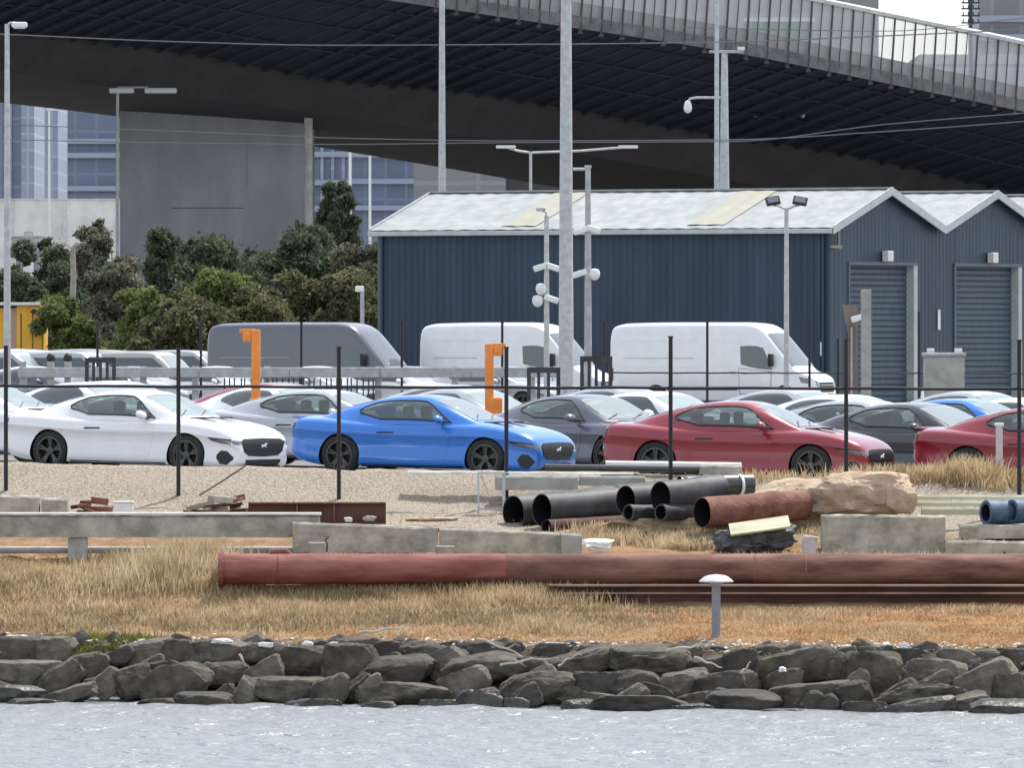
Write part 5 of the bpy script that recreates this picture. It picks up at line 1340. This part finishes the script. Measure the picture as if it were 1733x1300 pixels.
D = 142.9; a = at(1248, 822, D); mb = MB(); mb.lathe([(.155,0),(.185,0),(.185,.04),(.155,.04),(.155,0)], 'Y', 24, Matrix.Rotation(R(-60),4,'Z')); o = mb.build('white_ring', M['whitepaint']); o.location = a; tag(o, 'white ring standing at the end of the dark grey pipe', 'ring')
lump(1120, 895, 260, 42, 140.4, M['soil'], 'soil_bank', 'low heap of earth under the pipe openings', 'earth heap', 71, depth=1.2, sub=4, rough=.1)
# debris right of the pile
th = thing('wrapped_bundle', 'dark tattered bundle with a pale board on top before the rusty pipe', 'bundle', at(1278, 934, 138.8)); D = 138.8
o = bpy.data.objects.new('wrapping', rockmesh(m(150,D), .7, m(56,D), 81, M['tarp'], 4, 12, .12)); COL.objects.link(o); o.parent = th; o.location = (0,.1,m(20,D)); o.rotation_euler = (0, -R(6), 0)
mb = MB(); mb.box(-m(52,D), m(50,D), -.32, .2, -.015, .015, Matrix.Translation((m(8,D),-.02,m(46,D))) @ Matrix.Rotation(-R(8),4,'Y') @ Matrix.Rotation(R(18),4,'X')); mb.build('board', M['timber'], th)
D = 138.2; x = X(1370, D); th = thing('white_bucket', 'pale tapered bucket with a loose lid left of the low concrete block', 'bucket', (x, D, Zp(941, D))); h = m(30, D)
mb = MB(); mb.lathe([(.001,0),(.10,0),(.125,h),(.115,h),(.095,.02),(.001,.02)], 'Z', 20); mb.build('pail', M['lilac'], th, smooth=40); mb = MB(); mb.lathe([(.001,.02),(.13,.02),(.13,0),(.001,0)], 'Z', 20, Matrix.Translation((.03,0,h+.012)) @ Matrix.Rotation(R(8),4,'Y')); mb.build('lid', M['whitepaint'], th)
slab(1391, 1600, 872, 874, 938, 138.6, .6, 'concrete_block', 'large mossy concrete block lying before the clay mound', M['concrete_old'], 'concrete block', seed=21, rough=.02)
slab(1600, 1900, 915, 920, 945, 138.4, .4, 'concrete_beam', 'low grey concrete beam at the right edge behind the red pipe', M['concrete_old'], 'concrete beam', seed=22)
mb = MB(); D = 138.1; mb.pathtube([(0,0,0),(.02,0,.05),(-.01,0,.09)], .018, 6); o = mb.build('bent_bar', M['black']); o.location = at(1700, 944, D); tag(o, 'small black stub on the low beam at the right edge', 'bar')
# clay mound
lump(1462, 836, 168, 84, 141.0, M['clayrock'], 'clay_mound', 'big pale clay boulder right of the pipe pile', 'boulder', 94, depth=1.5, rough=.075, planes=60, grow=1.28)
lump(1524, 842, 60, 66, 140.7, M['clayrock'], 'clay_boulder', 'upright brown clay lump leaning on the right end of the pale boulder', 'boulder', 98, depth=.7, rough=.05)
lump(1360, 856, 170, 96, 141.5, M['soil'], 'earth_heap', 'dry earth heap between the rusty pipe and the pale clay boulder', 'earth heap', 93, depth=1.6, rough=.07, planes=20)
# timber stack and blue pipes
D = 141.0
for k, (y0, y1, x0) in enumerate(((838, 846, 1538), (848, 857, 1534), (859, 872, 1560))):
    slab(x0, 1900, y0, y0+1, y1, D-.12*k, .22, 'timber_baulk', ['topmost','middle','lowest'][k]+' pale greenish timber baulk right of the clay boulders', M['timber'], 'timber', 'timber baulks in a stack', seed=31+k, rough=.006)
for k, (px, py, r, az) in enumerate(((1668, 868, 21, 62), (1712, 866, 20, 55), (1742, 862, 19, 50))):
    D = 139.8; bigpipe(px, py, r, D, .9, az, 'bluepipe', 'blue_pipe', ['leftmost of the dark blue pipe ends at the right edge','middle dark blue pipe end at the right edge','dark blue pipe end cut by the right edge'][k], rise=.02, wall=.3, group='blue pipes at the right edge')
slab(1625, 1900, 888, 890, 912, 139.6, .4, 'concrete_kerb', 'mossy low kerb under the dark blue pipes', M['concrete_old'], 'kerb', seed=41)
# small fence post on the right
D = 145.0; x = X(1691, D); th = thing('marker_post', 'thin pale marker post with a white cap before the right red coupe', 'post', (x, D, G(x, D))); zt = Zp(716, D)-G(x, D)
mb = MB(); mb.box(-.055,.055,-.04,.04,0,zt-.06,b=.01); mb.build('post', M['lilac'], th); mb = MB(); mb.box(-.075,.075,-.05,.05,zt-.058,zt,b=.015); mb.build('cap', M['whitepaint'], th)

# long red pipe
D = 136.0; zc = Zp(963.5, D); r = .235; xa = X(372, D); th = thing('long_pipe', 'very long red oxide pipeline lying along the dry grass above the rocks', 'pipe', (xa, D, zc))
def seg(p0, p1, mt, nm, rr=r, wall=.06):
    mb = MB(); mb.pipe((X(p0,D)-xa,0,0),(X(p1,D)-xa,0,0), rr, rr*(1-wall), 48, dents=.008); return mb.build(nm, M[mt], th, smooth=40)
seg(378, 470, 'rustred', 'pipe_length'); seg(471, 858, 'rustred', 'pipe_length'); seg(859, 1277, 'rustbrown', 'pipe_length'); seg(1278, 1363, 'rustbrown', 'pipe_length', r*1.0); seg(1364, 2000, 'rustbrown', 'pipe_length')
mb = MB(); mb.pipe((-.02,0,0),(.06,0,0), r*1.16, r*.9, 48); fl = mb.build('flange', M['rustred'], th, smooth=40)
for p in (470.5, 858.5, 1277.5, 1363.5):
    mb = MB(); mb.pipe((X(p,D)-xa-.012,0,0),(X(p,D)-xa+.012,0,0), r*1.02, r*.97, 48); mb.build('weld_ring', M['rust'], th, smooth=40)
mb = MB(); mb.pathtube([(X(455,D)-xa,.0,r*.9),(X(460,D)-xa,.0,r*1.15),(X(485,D)-xa,0,r*1.2),(X(492,D)-xa,0,r*.95)], .03, 8); mb.build('lifting_lug', M['rustred'], th, smooth=50)
D = 135.3; xa = X(930, D); th = thing('rusty_rail_beam', 'long dark rusty steel beam with two pale edged flanges under the red pipe', 'beam', (xa, D, Zp(1030, D))); L_ = X(2000, D)-xa
z0, z1 = 0, Zp(990, D)-Zp(1030, D)
mb = MB(); mb.box(0, L_, .10, .13, 0, z1-.03); mb.build('web', M['rustdark'], th)
for z, nm in ((z1-.03, 'top_flange'), (z1-.145, 'middle_flange')):
    mb = MB(); mb.box(-.02, L_, -.02 if z > .2 else .0, .098 if nm == 'middle_flange' else .25, z+.001, z+.028); mb.build(nm, M['flange_pale'], th)
# path light
D = 131.6; x = X(1212, D); zb_ = Zp(1079, D); th = thing('bollard_light', 'low grey bollard light with a wide pale cap standing in the orange dry grass', 'bollard light', (x, D, min(zb_, G(x, D)))); o_ = zb_-th.location.z
h = m(92, D); mb = MB(); mb.cyl((0,0,-.02),(0,0,h+o_), m(15,D)/2, n=20); mb.build('post', M['grey_light'], th, smooth=50)
mb = MB(); mb.lathe([(.001,h+.0),(m(12,D),h+.0),(m(29,D),h+.012),(m(29,D),h+.03),(m(20,D),h+.095),(m(13,D),h+.115),(.001,h+.13)], 'Z', 28, Matrix.Translation((0,0,o_))); mb.build('cap', M['lilac'], th, smooth=30)
mb = MB(); mb.cyl((0,0,h+o_-.04),(0,0,h+o_-.001), m(11,D), n=20); mb.build('lamp_collar', M['galv2'], th, smooth=50)

# ------------------------------------------------------------------ riprap
ROCKS = [(20,1104,95,50,0),(88,1104,76,48,5),(40,1142,110,54,0),(20,1178,90,36,0),(104,1150,80,46,30),(150,1130,62,44,10),(195,1115,56,32,20),(118,1178,90,28,20),(183,1157,50,46,40),(228,1157,66,56,15),
(250,1106,82,42,10),(242,1133,66,26,25),(298,1104,56,44,0),(301,1157,108,62,10),(367,1106,98,48,0),(443,1108,66,38,0),(385,1139,88,38,5),(512,1122,82,58,0),(485,1168,114,46,0),(418,1177,48,44,60),(350,1190,96,32,0),(450,1140,66,40,30),
(585,1135,90,86,0),(530,1196,78,26,0),(607,1099,66,38,0),(663,1104,56,32,0),(715,1108,66,42,0),(663,1140,118,52,5),(760,1124,66,50,20),(690,1176,128,40,0),(830,1103,92,32,0),(822,1134,118,50,8),(783,1160,76,46,20),(939,1106,64,34,0),
(915,1166,118,52,0),(815,1190,66,40,0),(745,1198,66,26,0),(877,1193,42,26,0),(990,1120,118,42,15),(1006,1163,80,58,0),(1106,1120,142,46,0),(1080,1157,84,44,0),(988,1199,76,28,0),(1090,1196,146,38,0),(1158,1160,80,52,10),
(1150,1115,66,48,0),(1213,1165,78,50,5),(1250,1128,56,56,0),(1200,1128,56,32,10),(1337,1137,126,64,15),(1420,1132,58,52,0),(1265,1191,110,42,0),(1375,1180,124,50,5),(1479,1140,88,70,0),(1576,1142,102,54,0),(1535,1118,52,38,0),
(1617,1118,58,40,0),(1663,1163,100,64,25),(1566,1180,126,38,0),(1555,1203,116,38,8),(1465,1203,64,34,0),(1700,1203,98,36,0),(1673,1115,88,32,0),(1705,1168,60,56,0),(1327,1210,80,20,0),(1724,1120,50,42,0),(-50,1130,90,60,0),(-60,1178,90,40,0),
(1785,1140,90,60,0),(1790,1190,100,50,0),(1440,1178,64,52,10),(1175,1205,70,26,0),(640,1198,60,22,0),(420,1205,60,18,0),(270,1195,70,22,5),(60,1192,80,20,0),(1010,1104,60,24,0),(1300,1104,60,26,10),(900,1128,50,30,0),(560,1172,60,50,20),(165,1100,50,22,15),(1640,1190,70,30,10),(1395,1107,60,26,0),(1470,1106,70,24,5)]
def edge_row(px): return 1086 + 18*(px/1733.0)
rf = random.Random(77)
for k in range(72):
    px = -60 + 1860*(k+rf.random())/72; t_ = rf.choice([.06,.1,.32,.5,.68,.82]); y_ = edge_row(px) + t_*(106+6*px/1733)
    ROCKS.append((int(px), int(y_), rf.randint(34,62), rf.randint(24,42), rf.randint(-20,45)))
rg = random.Random(11); courses = {}
ents = []
for i, (px, py, w_, h_, rot) in enumerate(ROCKS):
    fill = i >= len(ROCKS)-72
    base = 1192 + 24*(px/1733.0)
    t = (py - edge_row(px))/(base - edge_row(px))          # 0 top, 1 waterline
    D = 131.4 + shore(X(px, 130)) - 3.3*max(0, min(1.05, t)) + .2*rg.random() + (.12 if fill else 0)
    c = 'top' if t < .33 else ('middle' if t < .62 else ('lower' if t < .86 else 'waterline'))
    ents.append((px, py, w_, h_, rot, D, c))
for c in ('top','middle','lower','waterline'):
    for k, e in enumerate(sorted([e for e in ents if e[6] == c])):
        px, py, w_, h_, rot, D, _ = e; tone = rg.choice(['rock','rock','rock2','rock3']) if c != 'waterline' else rg.choice(['rockwet','rockwet','rock3'])
        ton = {'rock':'grey brown','rock2':'paler grey','rock3':'dark','rockwet':'wet dark'}[tone]; shp = 'flat' if h_ < w_*.4 else ('blocky' if h_ > w_*.75 else 'angular')
        lump(px, py, w_, h_, D, M[tone], 'riprap_boulder', '%s %s boulder, %s from the left in the %s course of the embankment' % (ton, shp, ORD[k+1], c), 'boulder', 300+int(px)+int(py), depth=m(max(w_,h_), D)*.8, rot=rot, rough=.05, group='boulders of the river embankment', planes=12, grow=1.30)

# ------------------------------------------------------------------ shell grit, driftwood, litter on the edge
def edge_at(px, dy, D=None):
    y = edge_row(px) + dy; D = 131.5 + shore(X(px, 131))
    p = at(px, y, D); p.z = max(p.z, G(p.x, p.y) + .02); return p
sticks = [((808,1082),(862,1098),(900,1120),'long curved bleached branch lying over the middle boulders'),((846,1128),(900,1112),(945,1116),'pale straight branch crossing the boulders under the red and brown pipe joint'),
 ((920,1118),(938,1130),(952,1148),'crooked pale stick hanging over the boulders below the long branch'),((945,1128),(962,1112),(985,1108),'arched pale twig right of the crooked stick'),
 ((1128,1100),(1170,1096),(1205,1090),'pale branch lying along the edge under the bollard light'),((1175,1112),(1195,1122),(1222,1130),'short bleached stick below the bollard light'),
 ((405,1108),(415,1125),(424,1140),'thin pale stick over the boulders at left'),((608,1072),(650,1066),(700,1060),'long thin grey branch in the dry grass at the rock edge'),
 ((1180,1098),(1188,1085),(1198,1080),'small upright pale twig left of the bollard light foot'),((1250,1142),(1262,1135),(1270,1120),'pale twig wedged between boulders right of the bollard light')]
for k, (a, b, c, lab) in enumerate(sticks):
    D = 130.6 + shore(X(a[0], 130)) - .022*max(0, a[1]-1095) ; pts = [at(q[0], q[1], D) for q in (a, b, c)]
    P_ = []
    for i in range(9):
        t = i/8; p = pts[0]*(1-t)**2 + pts[1]*2*t*(1-t) + pts[2]*t*t; P_.append(p - pts[0] + Vector((0, .02*math.sin(i*2.1), .015*math.sin(i*1.7+k))))
    mb = MB(); mb.pathtube(P_, [.022*(1-.6*i/8) for i in range(9)], 6)
    if k in (0, 4): mb.pathtube([P_[4], P_[4]+Vector((.12,0,.07)), P_[4]+Vector((.2,0,.04))], [.012,.009,.005], 5)
    o = mb.build('driftwood_branch', M['driftwood'], smooth=60); o.location = pts[0]; tag(o, lab, 'branch', 'driftwood at the rock edge')
rg = random.Random(31); mb = MB()
for k in range(3000):
    px = rg.uniform(-60, 1790); dens = .5+.5*noise.noise(Vector((px*.012, 1.3, 0)))
    if rg.random() > dens*1.3: continue
    p = edge_at(px, 0); p.y += rg.gauss(0, .22); p.x = X(px, p.y); p.z = max(G(p.x, p.y), Zp(edge_row(px)+6, 131)) + rg.uniform(-.01, .04)
    r = rg.uniform(.01, .04); vs = [p+Vector((rg.uniform(-1,1)*r*1.8, rg.uniform(-1,1)*r, rg.uniform(-.6,.6)*r)) for _ in range(5)]
    mb.add(vs, [(0,1,2),(0,2,3),(0,3,4),(0,4,1),(1,2,4),(2,3,4)])
o = mb.build('shell_grit', mat('shell', (.52,.48,.43), .7, 0, (.80,.76,.70), 12), fix=False); tag(o, 'scattered pale shell grit and chips along the top of the embankment', 'shell grit', kind='stuff')
for k, (px, py, w_, h_, D, lab) in enumerate(((378,1086,38,10,131.9,'white crumpled plastic sheet at the rock edge below the left end of the red pipe'),(450,1092,32,9,131.7,'smaller white plastic scrap right of the crumpled sheet'),(565,1096,26,22,131.4,'ragged white scrap at the rock edge below the left beam'),
      (520,1090,22,11,131.6,'round white scrap left of the ragged one'),(940,1092,56,11,131.0,'long flat white scrap beside the pale branches'),(1480,1092,18,10,130.2,'white stone at the rock edge near the right end'),(1500,1092,16,12,130.1,'second white stone, right of the first near the right end'),
      (1531,1093,20,12,130.0,'white bottle shaped scrap beside a brown stone at right'),(1325,1134,14,10,128.6,'small white blotch of litter on the big angular boulder'),(30,1078,46,7,133.0,'flat white scrap at the left edge of the embankment'),(1565,1092,22,12,130,'pale pebble heap at right'))):
    lump(px, py, w_, h_, D + (0 if k == 8 else 0), M['plastic'], 'litter_scrap', lab, 'litter', 500+k, depth=.12, sub=3, rough=.2)

# ------------------------------------------------------------------ dry grass
def Gv(x, y):
    yy = y - (-.26*np.clip(x,-9,9))*np.clip(np.where(x > 0, (135.2-y)/4, (136.6-y)/3.6), 0, 1)
    g_ = np.interp(yy, [a for a, b in GT], [b for a, b in GT])
    return g_ - .018*np.clip(x,-14,14)*np.clip((y-139)/4,0,1)*np.clip((200-y)/35,0,1)
def blades(name, xs_, ys_, hs_, mt, seed, label, w0=.0075, lean=.6):
    rg = np.random.default_rng(seed); n = len(xs_)
    z = Gv(xs_, ys_) - .03
    a = rg.uniform(0, 2*np.pi, n); wv = w0*rg.uniform(.6,1.5,n); l = hs_*lean*rg.uniform(-1,1,n); l2 = hs_*lean*rg.uniform(-1,1,n)
    b0 = np.stack([xs_-wv, ys_, z],1); b1 = np.stack([xs_+wv, ys_+.3*wv*np.sin(a), z],1)
    m0 = np.stack([xs_+l*.45-wv*.7, ys_+l2*.4, z+hs_*.6],1); m1 = np.stack([xs_+l*.45+wv*.7, ys_+l2*.4, z+hs_*.6],1); tp = np.stack([xs_+l, ys_+l2, z+hs_],1)
    V = np.stack([b0,b1,m1,m0,tp],1).reshape(-1,3)
    me = bpy.data.meshes.new(name); me.vertices.add(5*n); me.vertices.foreach_set('co', V.ravel())
    base = np.arange(n)*5; lp = np.concatenate([np.stack([base,base+1,base+2,base+3],1), np.stack([base+3,base+2,base+4],1)],1).ravel().astype(np.int32)
    me.loops.add(7*n); me.loops.foreach_set('vertex_index', lp); me.polygons.add(2*n)
    st = np.stack([np.arange(n)*7, np.arange(n)*7+4],1).ravel().astype(np.int32); to = np.tile([4,3], n).astype(np.int32)
    me.polygons.foreach_set('loop_start', st); me.polygons.foreach_set('loop_total', to)
    at_ = me.attributes.new('rnd','FLOAT','FACE'); at_.data.foreach_set('value', np.repeat(rg.uniform(0,1,n),2).astype(np.float32))
    me.materials.append(mt); me.update(); me.validate(); o = bpy.data.objects.new(name, me); COL.objects.link(o)
    return tag(o, label, 'grass', kind='stuff')
GM = {'tan': leafmat('straw_tan', (.27,.19,.10), (.50,.375,.22), (.70,.57,.37), 1.6), 'orange': leafmat('straw_orange', (.30,.165,.075), (.54,.33,.17), (.70,.48,.28), 1.4),
      'pale': leafmat('straw_pale', (.34,.25,.14), (.56,.44,.27), (.74,.63,.43), 2), 'weed': leafmat('weed_green', (.07,.085,.02), (.17,.18,.045), (.34,.31,.09), 2), 'grey': leafmat('straw_grey', (.16,.125,.08), (.30,.24,.155), (.44,.36,.24), 2)}
rg = np.random.default_rng(4)
def scatter(n, y0, y1, x0=-9.6, x1=9.6): return rg.uniform(x0, x1, n), rg.uniform(y0, y1, n)
def edge_y(x): return 131.7 + .26*0 + (-.26*x)
n = 190000; x, y = scatter(n, 129, 138.2); t = (x+9.6)/19.2; nz = np.sin(x*1.7+y*.9)+np.sin(x*.6-y*1.9+2)+np.sin(x*3.1+y*2.7)*.6
keep = (y > edge_y(x)-.1+.25*rg.random(n)) & (rg.random(n) < np.clip(1.15-t*1.1+.16*nz + (y > 134.2)*.3, .12, 1)) & (rg.random(n) < np.clip(.75+.3*nz, .2, 1))
keep &= ~((y > 134.85) & (y < 135.6) & (x > .4)); x, y = x[keep], y[keep]; nz = nz[keep]; h = rg.uniform(.03,.12,len(x))*(1+.3*np.clip(nz,-1,1.5)) * np.where((x+9.6)/19.2 < .55, 1.3, .8) * np.clip((y-edge_y(x))*.6+.35, .35, 1.15)
blades('dry_grass', x, y, h, GM['tan'], 1, 'tan dry grass covering the slope between the red pipe and the rocks')
n = 130000; x, y = scatter(n, 128.6, 135.0); t = (x+9.6)/19.2; nz = np.sin(x*1.2+y*1.4)+np.sin(x*2.6-y*.8+1)
keep = (y > edge_y(x)-.2+.25*rg.random(n)) & (rg.random(n) < np.clip(t*1.3-.25+.14*nz, .05, .95)); x, y = x[keep], y[keep]
blades('orange_dry_grass', x, y, rg.uniform(.025,.085,len(x)), GM['orange'], 2, 'short orange brown dead grass around the bollard light', w0=.011, lean=.9)
# tufts
def tufts(lst, name, mt, seed, label, w0=.009, lean=.35):
    X_, Y_, H_ = [], [], []
    for (px, D, wpx, dep, n, h0, h1) in lst:
        X_.append(rg.normal(X(px, D), m(wpx, D)/2.4, n)); Y_.append(rg.uniform(D-dep/2, D+dep/2, n)); H_.append(rg.uniform(h0, h1, n))
    return blades(name, np.concatenate(X_), np.concatenate(Y_), np.concatenate(H_), mt, seed, label, w0, lean)
tufts([(310,136.9,120,1.4,2600,.15,.52),(250,136.6,140,1.4,1500,.1,.36),(345,136.4,60,.8,900,.12,.34),(330,137.2,40,.4,260,.4,.62),(60,136.4,200,1.2,1500,.08,.2),(180,135.9,160,1,900,.08,.2)], 'tall_pale_grass', GM['pale'], 5, 'tall pale feathery grass growing in front of the crash rail')
tufts([(560,135.5,240,.8,2600,.05,.17),(760,135.4,220,.8,2600,.05,.19),(880,135.35,160,.6,3200,.08,.32),(960,134.9,120,.5,900,.05,.16),(440,135.4,150,.6,1400,.05,.14)], 'pipe_side_grass', GM['tan'], 6, 'clumps of tan grass hiding the foot of the long red pipe')
tufts([(1110,139.9,170,1.2,2600,.08,.26),(1160,139.3,110,.6,1600,.08,.24),(1030,140.3,60,.5,400,.06,.2),(1520,139.3,160,.8,900,.05,.18),(1440,138.2,260,.4,1200,.05,.17)], 'straw_clump', GM['pale'], 7, 'pale straw clump in the hollow under the black pipes')
tufts([(1600,144.9,190,1.4,4200,.08,.34),(1690,144.6,140,1.2,2400,.08,.26),(1640,144.4,60,.6,700,.2,.52),(1490,144.6,120,1,1200,.05,.2),(1300,144.3,100,.6,400,.05,.2)], 'yard_edge_grass', GM['tan'], 8, 'tall dry grass on the yard edge before the right red coupe', lean=.5)
tufts([(150,132.9,110,.7,3200,.04,.17),(215,132.6,110,.6,1500,.04,.13),(110,133.1,60,.4,700,.04,.12),(300,132.3,80,.4,500,.04,.1)], 'green_weeds', GM['weed'], 9, 'yellow green weeds at the rock edge on the left')
tufts([(885,134.0,160,1.4,1500,.06,.17),(420,134.2,300,1.6,1800,.05,.15),(1030,133.6,120,.8,500,.05,.13),(640,134.1,220,1.4,1300,.05,.15),(120,134.6,260,1.6,1500,.05,.16),(1250,134.7,900,.5,2600,.04,.12)], 'grey_dead_grass', GM['grey'], 10, 'greyish dead grass patches scattered through the tan grass')
tufts([(1080,142.2,500,1.5,500,.03,.12),(500,142.0,900,2.4,1100,.02,.08),(1300,141.4,120,1,500,.04,.2),(1390,140.3,60,.5,300,.05,.2)], 'gravel_weeds', GM['tan'], 11, 'sparse short dead weeds on the gravel bank below the fence')
